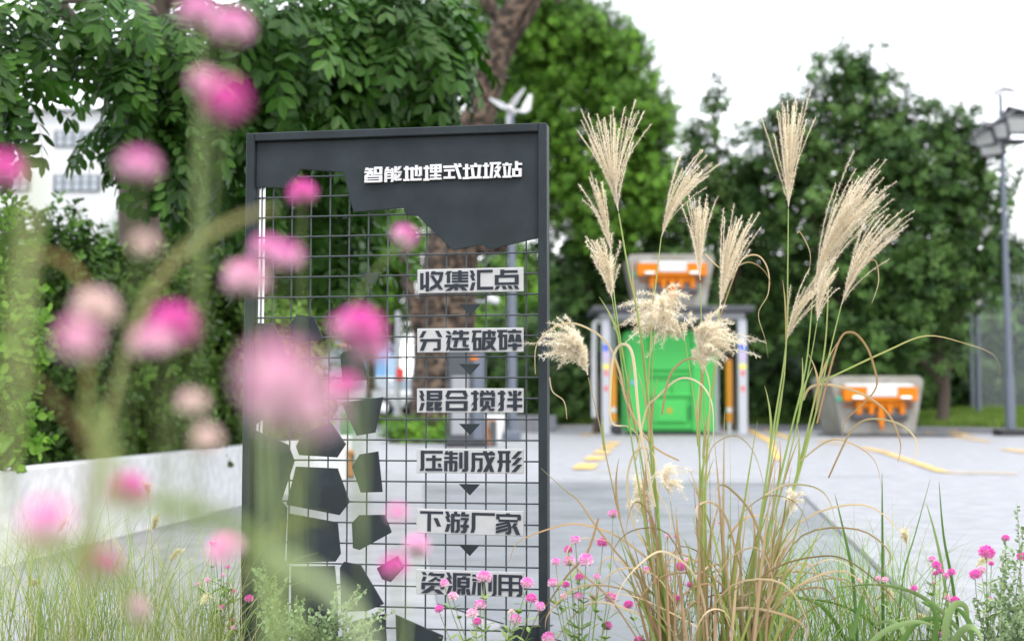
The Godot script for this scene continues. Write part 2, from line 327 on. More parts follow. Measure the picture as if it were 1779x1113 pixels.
func smooth(p: PackedVector3Array, steps: int) -> PackedVector3Array:
	var out := PackedVector3Array()
	var k := p.size()
	for j in k - 1:
		for s in steps:
			out.append(p[j].cubic_interpolate(p[j + 1], p[maxi(j - 1, 0)], p[mini(j + 2, k - 1)], float(s) / steps))
	out.append(p[k - 1])
	return out

func bez(a: Vector3, b: Vector3, c: Vector3, n: int) -> PackedVector3Array:
	var out := PackedVector3Array()
	for k in n + 1:
		var t := float(k) / n
		out.append(a.lerp(b, t).lerp(b.lerp(c, t), t))
	return out

func r_(a: float, b: float) -> float:
	return rng.randf_range(a, b)

func ball() -> Vector3:
	return Vector3(rng.randfn(), rng.randfn(), rng.randfn()).normalized()


# ---------------------------------------------------------------- nodes
func numbered(called: String) -> String:
	names[called] = names.get(called, -1) + 1
	return called if names[called] == 0 else "%s_%03d" % [called, names[called]]

func thing(called: String, label: String, category: String, where := Vector3.ZERO, group := "") -> Node3D:
	var o := Node3D.new()
	o.name = numbered(called)
	add_child(o)
	o.position = where
	o.set_meta("label", label)
	o.set_meta("category", category)
	o.set_meta("kind", "thing")
	if group:
		o.set_meta("group", group)
	return o

func part(g: Geo, called: String, m: Material, parent: Node3D) -> MeshInstance3D:
	return place(g.mesh(), called, m, parent)

func place(mesh: Mesh, called: String, m: Material, parent: Node3D, xf := Transform3D()) -> MeshInstance3D:
	var o := MeshInstance3D.new()
	o.mesh = mesh
	o.material_override = m
	o.name = called
	parent.add_child(o, true)
	o.transform = xf
	return o

func struct(g: Geo, called: String, m: Material) -> MeshInstance3D:
	var o := MeshInstance3D.new()
	o.mesh = g.mesh()
	o.material_override = m
	o.name = numbered(called)
	add_child(o)
	o.set_meta("kind", "structure")
	return o

func scatter(called: String, mesh: Mesh, m: Material, xfs: Array, cols: Array, parent: Node3D) -> MultiMeshInstance3D:
	var mm := MultiMesh.new()
	mm.transform_format = MultiMesh.TRANSFORM_3D
	mm.use_colors = true
	mm.mesh = mesh
	mm.instance_count = xfs.size()
	for k in xfs.size():
		mm.set_instance_transform(k, xfs[k])
		mm.set_instance_color(k, cols[k])
	var o := MultiMeshInstance3D.new()
	o.multimesh = mm
	o.material_override = m
	o.name = called
	parent.add_child(o, true)
	o.set_meta("kind", "stuff")
	return o


# ---------------------------------------------------------------- materials
func noise_image(seed_: int, freq: float, oct: int, lo: Color, hi: Color, size := 512, push := 1.0) -> ImageTexture:
	var f := FastNoiseLite.new()
	f.seed = seed_
	f.frequency = freq
	f.fractal_octaves = oct
	f.noise_type = FastNoiseLite.TYPE_SIMPLEX_SMOOTH
	var src := f.get_seamless_image(size, size).get_data()
	var out := PackedByteArray()
	out.resize(size * size * 3)
	var table := []
	for k in 256:
		var x := clampf((k / 255.0 - 0.5) * push + 0.5, 0.0, 1.0)
		var q := lo.lerp(hi, x)
		table.append([int(q.r * 255), int(q.g * 255), int(q.b * 255)])
	for k in size * size:
		var e: Array = table[src[k]]
		out[k * 3] = e[0]; out[k * 3 + 1] = e[1]; out[k * 3 + 2] = e[2]
	return ImageTexture.create_from_image(Image.create_from_data(size, size, false, Image.FORMAT_RGB8, out))

func mat(lin: Color, rough: float, metal := 0.0, vc := false) -> StandardMaterial3D:
	var m := StandardMaterial3D.new()
	m.albedo_color = lin.linear_to_srgb()
	m.roughness = rough
	m.metallic = metal
	m.vertex_color_use_as_albedo = vc
	return m

func grained(m: StandardMaterial3D, tex: Texture2D, scale: float, rough_tex: Texture2D = null) -> StandardMaterial3D:
	m.albedo_texture = tex
	m.uv1_triplanar = true
	m.uv1_world_triplanar = true
	m.uv1_scale = Vector3.ONE * scale
	if rough_tex:
		m.roughness_texture = rough_tex
	return m

func leafy(backlight: Color, rough := 0.45) -> StandardMaterial3D:
	var m := mat(Color(1, 1, 1), rough, 0.0, true)
	m.metallic_specular = 0.28
	m.backlight_enabled = true
	m.backlight = backlight
	return m

func make_materials() -> void:
	var grey := func(a: float) -> Color: return Color(a, a, a)
	var mottled := noise_image(3, 0.012, 5, grey.call(0.80), grey.call(1.0), 1024, 1.6)
	var soft := noise_image(4, 0.018, 6, grey.call(0.90), grey.call(1.0), 1024, 1.6)
	var speck := noise_image(9, 0.06, 4, grey.call(0.80), grey.call(1.0), 512, 1.5)
	var wetness := noise_image(21, 0.008, 4, grey.call(0.55), grey.call(1.0), 512, 1.8)
	M.concrete = grained(mat(Color(0.288, 0.292, 0.312), 0.7), soft, 0.23)
	M.damp = grained(mat(Color(0.195, 0.208, 0.228), 0.62), soft, 0.16, wetness)
	M.wall = grained(mat(Color(0.66, 0.66, 0.66), 0.7), soft, 0.55)
	M.joint = mat(Color(0.10, 0.10, 0.11), 0.8)
	M.soil = grained(mat(Color(0.10, 0.085, 0.055), 0.95), speck, 2.0)
	M.verge = grained(mat(Color(0.09, 0.14, 0.035), 0.95), noise_image(5, 0.05, 4, Color(0.6, 0.7, 0.5), Color(1, 1, 1), 512, 1.6), 0.7)
	M.asphalt = grained(mat(Color(0.16, 0.165, 0.175), 0.8), speck, 1.5)
	M.yellow = grained(mat(Color(0.72, 0.47, 0.14), 0.7), mottled, 0.5)
	M.slate = grained(mat(Color(0.036, 0.045, 0.051), 0.45), noise_image(61, 0.01, 5, grey.call(0.86), grey.call(1.0), 512, 1.6), 1.4)
	M.slate.metallic_specular = 0.2
	M.slate_wire = mat(Color(0.06, 0.07, 0.075), 0.38, 0.15)
	M.steel = mat(Color(0.75, 0.76, 0.77), 0.3, 0.9)
	M.plate = grained(mat(Color(0.46, 0.465, 0.48), 0.5), noise_image(31, 0.02, 5, Color(0.95, 0.945, 0.935), Color(1, 1, 1), 512, 1.3), 2.5)
	M.ink = mat(Color(0.036, 0.041, 0.052), 0.6)
	M.ink.metallic_specular = 0.15
	M.slate_wire.metallic_specular = 0.3
	M.white_letter = mat(Color(0.62, 0.62, 0.64), 0.45)
	M.bark = grained(mat(Color(0.15, 0.105, 0.075), 0.95), noise_image(41, 0.02, 5, Color(0.28, 0.26, 0.25), Color(1, 1, 1), 512, 2.4), 0.45)
	M.brown_bark = mat(Color(0.085, 0.066, 0.050), 0.95)
	M.window_frame = mat(Color(0.12, 0.13, 0.15), 0.5)
	M.window_glass = mat(Color(0.36, 0.40, 0.44), 0.3)
	M.leaf = leafy(Color(0.40, 0.62, 0.12), 0.42)
	M.needle = leafy(Color(0.4, 0.55, 0.2), 0.55)
	M.blade = leafy(Color(0.5, 0.6, 0.3), 0.55)
	M.plume = leafy(Color(0.8, 0.76, 0.66), 0.9)
	M.petal = leafy(Color(0.7, 0.45, 0.6), 0.7)
	M.stem = mat(Color(1, 1, 1), 0.6, 0.0, true)
	M.white_paint = grained(mat(Color(0.78, 0.79, 0.80), 0.5), speck, 1.2)
	M.post = mat(Color(0.42, 0.44, 0.48), 0.45, 0.2)
	M.pole = mat(Color(0.12, 0.14, 0.18), 0.45, 0.2)
	M.black = mat(Color(0.02, 0.02, 0.023), 0.6)
	M.orange = mat(Color(0.60, 0.175, 0.006), 0.55)
	M.orange.metallic_specular = 0.3
	M.amber = mat(Color(0.62, 0.26, 0.01), 0.45)
	M.rust = mat(Color(0.28, 0.10, 0.03), 0.7)
	M.green = mat(Color(0.065, 0.42, 0.095), 0.5)
	M.green.metallic_specular = 0.3
	M.green_dark = mat(Color(0.03, 0.22, 0.06), 0.5)
	M.bin = grained(mat(Color(0.31, 0.305, 0.285), 0.6, 0.1), noise_image(51, 0.008, 4, Color(0.84, 0.82, 0.78), Color(1, 1, 1), 512, 1.5), 0.5)
	M.teal = mat(Color(0.05, 0.35, 0.22), 0.5)
	M.red = mat(Color(0.65, 0.05, 0.04), 0.5)
	M.blue = mat(Color(0.08, 0.14, 0.60), 0.5)
	M.mauve = mat(Color(0.45, 0.36, 0.55), 0.5)
	M.lemon = mat(Color(0.75, 0.66, 0.06), 0.5)
	M.grey = grained(mat(Color(0.34, 0.35, 0.37), 0.6), speck, 1.0)
	M.charcoal = mat(Color(0.05, 0.055, 0.065), 0.5)
	M.glass = mat(Color(0.16, 0.22, 0.27), 0.08)
	M.car_white = mat(Color(0.72, 0.73, 0.76), 0.25)
	M.car_grey = mat(Color(0.45, 0.47, 0.50), 0.25, 0.3)
	M.tyre = mat(Color(0.02, 0.02, 0.02), 0.8)
	M.wood = grained(mat(Color(0.50, 0.20, 0.06), 0.6), mottled, 3.0)
	M.lamp_glass = mat(Color(0.42, 0.43, 0.42), 0.3)
	M.solar = mat(Color(0.16, 0.165, 0.18), 0.5)
	M.rotor = mat(Color(0.36, 0.37, 0.39), 0.5)
	M.sheet = grained(mat(Color(0.38, 0.42, 0.45), 0.55), speck, 0.6)
	M.sky_blue = mat(Color(0.16, 0.36, 0.62), 0.5)


# ---------------------------------------------------------------- sky, camera, light
func make_view() -> void:
	var cam := Camera3D.new()
	cam.name = "camera"
	cam.position = Vector3(0, EYE, 0)
	cam.rotation.x = PITCH
	cam.near = 0.03
	cam.far = 400.0
	var lens := CameraAttributesPhysical.new()
	lens.frustum_focal_length = 46.5
	lens.exposure_aperture = 3.0
	lens.frustum_focus_distance = 3.4
	lens.frustum_near = 0.03
	lens.frustum_far = 400.0
	cam.attributes = lens
	cam.fov = rad_to_deg(2.0 * atan(556.5 / FOCAL))
	cam.keep_aspect = Camera3D.KEEP_HEIGHT
	add_child(cam)
	cam.current = true
	var env := Environment.new()
	env.background_mode = Environment.BG_SKY
	env.tonemap_mode = Environment.TONE_MAPPER_LINEAR
	env.tonemap_exposure = 1.9
	var sky := Sky.new()
	var sm := ProceduralSkyMaterial.new()
	sm.sky_top_color = Color(0.93, 0.955, 1.0)
	sm.sky_horizon_color = Color(1.0, 1.0, 1.0)
	sm.sky_curve = 0.2
	sm.sky_energy_multiplier = 1.15
	sm.ground_bottom_color = Color(0.5, 0.5, 0.48)
	sm.ground_horizon_color = Color(0.8, 0.8, 0.8)
	sm.sun_angle_max = 1.0
	sky.sky_material = sm
	env.sky = sky
	env.sdfgi_enabled = true
	env.ssao_enabled = true
	env.ssil_enabled = true
	var we := WorldEnvironment.new()
	we.environment = env
	add_child(we)
	var sun := DirectionalLight3D.new()
	sun.name = "sun"
	sun.light_energy = 0.5
	sun.light_angular_distance = 20.0
	sun.light_color = Color(1.0, 0.97, 0.92)
	sun.shadow_enabled = true
	sun.rotation_degrees = Vector3(-58, 35, 0)
	add_child(sun)


# ---------------------------------------------------------------- the setting: ground, paving, markings
func sheet(pts: Array, y: float) -> Geo:      # flat outline of ground points
	var g := Geo.new()
	var p := PackedVector2Array()
	for q in pts:
		p.append(Vector2(q.x, -q.z))
	var xf := Transform3D(Basis(Vector3.RIGHT, -PI / 2), Vector3.ZERO)
	if Geometry2D.is_polygon_clockwise(p):
		p.reverse()
	var f := Geometry2D.triangulate_polygon(p)
	for k in range(0, f.size(), 3):
		var a := xf * Vector3(p[f[k]].x, p[f[k]].y, y)
		var b := xf * Vector3(p[f[k + 1]].x, p[f[k + 1]].y, y)
		var c := xf * Vector3(p[f[k + 2]].x, p[f[k + 2]].y, y)
		if (b - a).cross(c - a).y < 0:
			g.tri(a, c, b)
		else:
			g.tri(a, b, c)
	return g

func strip(a: Vector3, b: Vector3, w: float, y: float) -> Geo:
	var s := (b - a).normalized().cross(Vector3.UP) * w / 2
	return sheet([a - s, b - s, b + s, a + s], y)

func lawn_edge(t: float) -> Vector3:      # foot of the lawn bank, from beside the ground-level bin to the right
	return Vector3(9.9, 0, -33.5).lerp(Vector3(14.5, 0, -25.0), t)

func make_ground() -> void:
	var g := Geo.new()
	g.quad(Vector3(-180, -0.02, 60), Vector3(180, -0.02, 60), Vector3(180, -0.02, -320), Vector3(-180, -0.02, -320))
	struct(g, "ground", M.soil)
	struct(sheet([Vector3(-2.32, 0, -3.62), Vector3(16, 0, -3.62), Vector3(22, 0, -36.5), Vector3(-7.0, 0, -36.5), Vector3(-7.0, 0, -14.5), Vector3(-1.62, 0, -12.3), Vector3(-2.2, 0, -5.7)], 0.0), "paved_yard", M.concrete)
	var damp := []
	for q in [[735, 842], [1090, 836], [1385, 839], [1412, 872], [1440, 905], [1530, 1000], [1642, 1113], [1250, 1118], [985, 1118], [760, 1050], [742, 950]]:
		damp.append(on_ground(q[0], q[1]))
	struct(sheet(damp, 0.004), "damp_paving", M.damp)
	var puddle := []
	for q in [[868, 1090], [900, 1081], [945, 1080], [962, 1088], [940, 1098], [890, 1100]]:
		puddle.append(on_ground(q[0], q[1]))
	struct(sheet(puddle, 0.008), "damp_patch", grained(mat(Color(0.20, 0.20, 0.20), 0.4), M.damp.albedo_texture, 0.4))
	struct(strip(on_ground(1395, 862), on_ground(1655, 1113), 0.022, 0.008), "paving_joint", M.joint)
	struct(strip(on_ground(1418, 830), on_ground(1560, 828), 0.03, 0.008), "paving_joint", M.joint)
	struct(strip(on_ground(955, 833), on_ground(1400, 831), 0.05, 0.008), "paving_joint", grained(mat(Color(0.5, 0.51, 0.54), 0.6), M.damp.albedo_texture, 0.3))
	# rear verge, rising slightly to the street
	g = Geo.new()
	g.quad(Vector3(-7, 0.10, -36.5), Vector3(60, 0.10, -36.5), Vector3(60, 0.30, -60), Vector3(-7, 0.30, -60))
	struct(g, "verge", M.verge)
	g = Geo.new()
	g.box(Vector3(15.2, 0.06, -36.4), Vector3(44, 0.14, 0.18), 0.015)
	struct(g, "kerb", M.concrete)
	# lawn bank before the fence on the right, behind a pale kerb
	var ka := lawn_edge(0.0)
	var kb := lawn_edge(1.0)
	g = Geo.new()
	g.quad(ka + Vector3(0, 0.12, 0), kb + Vector3(0, 0.12, 0), Vector3(kb.x, 0.75, -44), Vector3(ka.x, 0.62, -44))
	struct(g, "lawn", M.verge)
	g = Geo.new()
	g.box((ka + kb) / 2 + Vector3(0, 0.06, 0.06), Vector3(ka.distance_to(kb), 0.16, 0.18), 0.015, Basis(Vector3.UP, atan2(-(kb - ka).z, (kb - ka).x)))
	struct(g, "kerb", M.concrete)
	g = Geo.new()
	g.quad(Vector3(-60, 0.0, -36.0), Vector3(-6.9, 0.0, -36.0), Vector3(-6.9, 0.3, -46), Vector3(-60, 0.3, -46))
	g.quad(Vector3(-60, 0.3, -46), Vector3(-6.9, 0.3, -46), Vector3(-6.9, 0.34, -90), Vector3(-60, 0.34, -90))
	struct(g, "road", M.asphalt)
	struct(sheet([Vector3(-7.0, 0, -14.5), Vector3(-7.0, 0, -36.2), Vector3(-40, 0, -36.2), Vector3(-40, 0, -14.5)], -0.006), "pavement", M.concrete)
	# yellow paint round the refuse station
	var marks := []
	for k in 5:      # broken bar towards the station's left post
		var t0 := k / 5.0
		var a := on_ground(1012, 816).lerp(on_ground(1070, 766), t0)
		var b := on_ground(1012, 816).lerp(on_ground(1070, 766), t0 + 0.115)
		marks.append([a, b, 0.30])
	for q in [[1030, 820, 1262, 821, 0.07], [1535, 786, 1640, 821, 0.16], [1640, 822, 1768, 824, 0.16], [1010, 757, 1075, 744, 0.22], [1300, 746, 1345, 770, 0.22], [1318, 742, 1372, 762, 0.2], [1340, 772, 1352, 800, 0.14], [1262, 762, 1330, 764, 0.14], [1085, 759, 1255, 760, 0.12], [1600, 745, 1690, 757, 0.30], [1610, 752, 1720, 768, 0.2], [1420, 767, 1470, 772, 0.22], [1425, 762, 1520, 763, 0.12], [1580, 762, 1605, 763, 0.12], [1500, 778, 1545, 788, 0.2], [1745, 781, 1800, 788, 0.26]]:
		marks.append([on_ground(q[0], q[1]), on_ground(q[2], q[3]), q[4]])
	for m in marks:
		struct(strip(m[0], m[1], m[2] * 0.75, 0.012), "painted_line", M.yellow)


# ---------------------------------------------------------------- the sign
func poly(a: Array, k := 1.0) -> PackedVector2Array:
	var p := PackedVector2Array()
	for j in range(0, a.size(), 2):
		p.append(Vector2(a[j], a[j + 1]) * k)
	return p

func strokes(list: Array, z: float, thick: float, parent: Node3D, m: Material, off: Vector2) -> void:
	var g := Geo.new()
	for k in list.size():
		g.prism(poly(list[k], 0.0001), z, z + thick + 0.00022 * k)
	var o := part(g, "character", m, parent)
	o.position = Vector3(off.x, off.y, 0)

func make_sign() -> void:
	var s := thing("garden_sign", "dark slate frame sign with wire grid and white Chinese lettering, before the yard", "sign", Vector3(-0.7159, 0, -3.567))
	s.rotation.y = -0.16751
	var w := 0.8217
	var h := 1.3867
	for x in [0.0115, w - 0.0115]:
		var g := Geo.new()
		g.box(Vector3(x, h / 2 - 0.03, 0), Vector3(0.023, h + 0.06, 0.05), 0.0025)
		part(g, "post", M.slate, s)
	for y in [h - 0.0115, 0.018]:
		var g := Geo.new()
		g.box(Vector3(w / 2, y, 0), Vector3(w - 0.0465, 0.0228, 0.0496), 0.0025)
		part(g, "rail", M.slate, s)
	# wire grid
	var up := Geo.new()
	up.tube(PackedVector3Array([Vector3(0, 0.0296, 0), Vector3(0, h - 0.0235, 0)]), [0.0022], 8)
	var up_mesh := up.mesh()
	var across := Geo.new()
	across.tube(PackedVector3Array([Vector3(0.0235, 0, 0), Vector3(w - 0.0235, 0, 0)]), [0.0022], 8)
	var across_mesh := across.mesh()
	for k in 14:
		place(up_mesh, "upright_wire", M.slate_wire, s, Transform3D(Basis(), Vector3(0.0692 + 0.0534 * k, 0, -0.004)))
	for k in 24:
		place(across_mesh, "cross_wire", M.slate_wire, s, Transform3D(Basis(), Vector3(0, 0.0722 + 0.0543 * k, 0.0005)))
	var edge := Geo.new()
	edge.tube(PackedVector3Array([Vector3(0, 0.0296, 0), Vector3(0, h - 0.0235, 0)]), [0.0042], 8)
	var edge_mesh := edge.mesh()
	for x in [0.0295, 0.0405]:
		place(edge_mesh, "upright_wire", M.steel, s, Transform3D(Basis(), Vector3(x, 0, -0.008)))
	# head panel and the loose many-sided plates
	var g := Geo.new()
	var outline := [0.0244, 1.3632, 0.0244, 1.2401, 0.1114, 1.2377, 0.1514, 1.2868, 0.2691, 1.2747, 0.2981, 1.1665, 0.435, 1.1745, 0.4429, 1.1553, 0.4743, 1.1515, 0.5698, 1.059, 0.6471, 1.0716, 0.6701, 1.0591, 0.7975, 1.0862, 0.7975, 1.3632]
	g.prism(poly(outline), 0.0042, 0.0105, Transform3D(), 0.0009)
	var head := part(g, "head_panel", M.slate, s)
	for q in TITLE:
		strokes(q[2], 0.0115, 0.0075, head, M.white_letter, Vector2(q[0], q[1]))
	for q in HEXES:
		g = Geo.new()
		g.prism(poly(q), 0.0042, 0.0100, Transform3D(), 0.0009)
		part(g, "polygon_plate", M.slate, s)
	for k in 5:
		var y := 0.9157 - 0.156 * k
		g = Geo.new()
		g.prism(poly([0.5872, y, 0.6432, y, 0.6163, y - 0.029]), 0.0042, 0.0095, Transform3D(), 0.0006)
		part(g, "arrow_plate", M.slate, s)
	var tilt := [0.004, 0.0, 0.0, 0.0, -0.012, -0.008]
	for k in 6:
		var q: Array = PLATES[k]
		g = Geo.new()
		g.box(Vector3.ZERO, Vector3(0.2835, 0.0635, 0.006), 0.0012)
		var p := part(g, "word_plate", M.plate, s)
		p.position = Vector3(0.6165, q[1], 0.0085)
		p.rotation.z = tilt[k]
		for ch in q[2]:
			strokes(ch, 0.0032, 0.0008, p, M.ink, Vector2(q[0] - 0.6165, 0))


# ---------------------------------------------------------------- silver grass
var ROOT_D := 3.12

func plume(g: Geo, base: Vector3, axis: Vector3, bend: Vector3, length: float, count: int, spread: float, fluff: float, tone: Color) -> void:
	# a fan of long racemes, each a thread set with small hairy spikelets
	axis = axis.normalized()
	for k in count:
		var start := base + axis * length * r_(0.0, 0.30)
		var open := 0.8 * spread * sqrt(rng.randf()) * r_(0.5, 1.0)
		var dir := (axis + ball() * Vector3(1.0, 0.5, 0.8) * open * 0.95 + bend * r_(0.0, 0.3)).normalized()
		var reach := length * r_(0.62, 1.0) * (1.0 - 0.25 * fluff)
		var mid := start + dir * reach * 0.5
		var tip := start + dir * reach * (0.98 - 0.4 * fluff) + bend * reach * r_(0.25, 0.8) + ball() * reach * (0.04 + 0.13 * fluff) - Vector3(0, reach * (fluff * r_(0.2, 0.55) + r_(0.0, 0.10)), 0) + (dir - axis) * Vector3(1, 0.2, 1) * reach * r_(0.0, 0.35)
		var steps := 12
		var line := bez(start, mid, tip, steps)
		var t := tone * r_(0.78, 1.12)
		g.col = Color(t.r, t.g, t.b)
		g.tube(line, [0.0009, 0.0008, 0.0006], 3, false)
		var bits := int(reach / 0.0042)
		for b in bits:
			var f := 0.10 + 0.90 * b / bits
			var i := minf(f * steps, steps - 0.001)
			var p := line[int(i)].lerp(line[int(i) + 1], i - int(i))
			var d := (line[int(i) + 1] - line[int(i)]).normalized()
			var o := ball()
			o = (o - d * o.dot(d)).normalized()
			var out := (d * 0.75 + o * (0.65 + fluff * 0.5)).normalized()
			var s := out.cross(ball()).normalized()
			var size := r_(0.0050, 0.0078) * (1.0 + 0.6 * fluff)
			var q := r_(0.9, 1.25)
			g.col = Color(t.r * q, t.g * q, t.b * q)
			g.tri(p - s * 0.0006, p + s * 0.0006, p + out * size * 0.6 + s * 0.0010)
			g.tri(p + out * size * 0.35 - s * 0.0009, p + out * size * 0.35 + s * 0.0009, p + out * size)
			# silky hairs
			for hair in 4:
				var hd := (d * 0.5 + ball() * 0.9).normalized()
				var hs := hd.cross(ball()).normalized() * 0.00028
				g.tri(p - hs, p + hs, p + hd * size * r_(0.9, 1.6))

func stalk(g: Geo, p: PackedVector3Array, r0: float, r1: float) -> void:
	var rs := []
	for k in p.size():
		rs.append(lerpf(r0, r1, float(k) / (p.size() - 1)))
	g.tube(p, rs, 6, false)

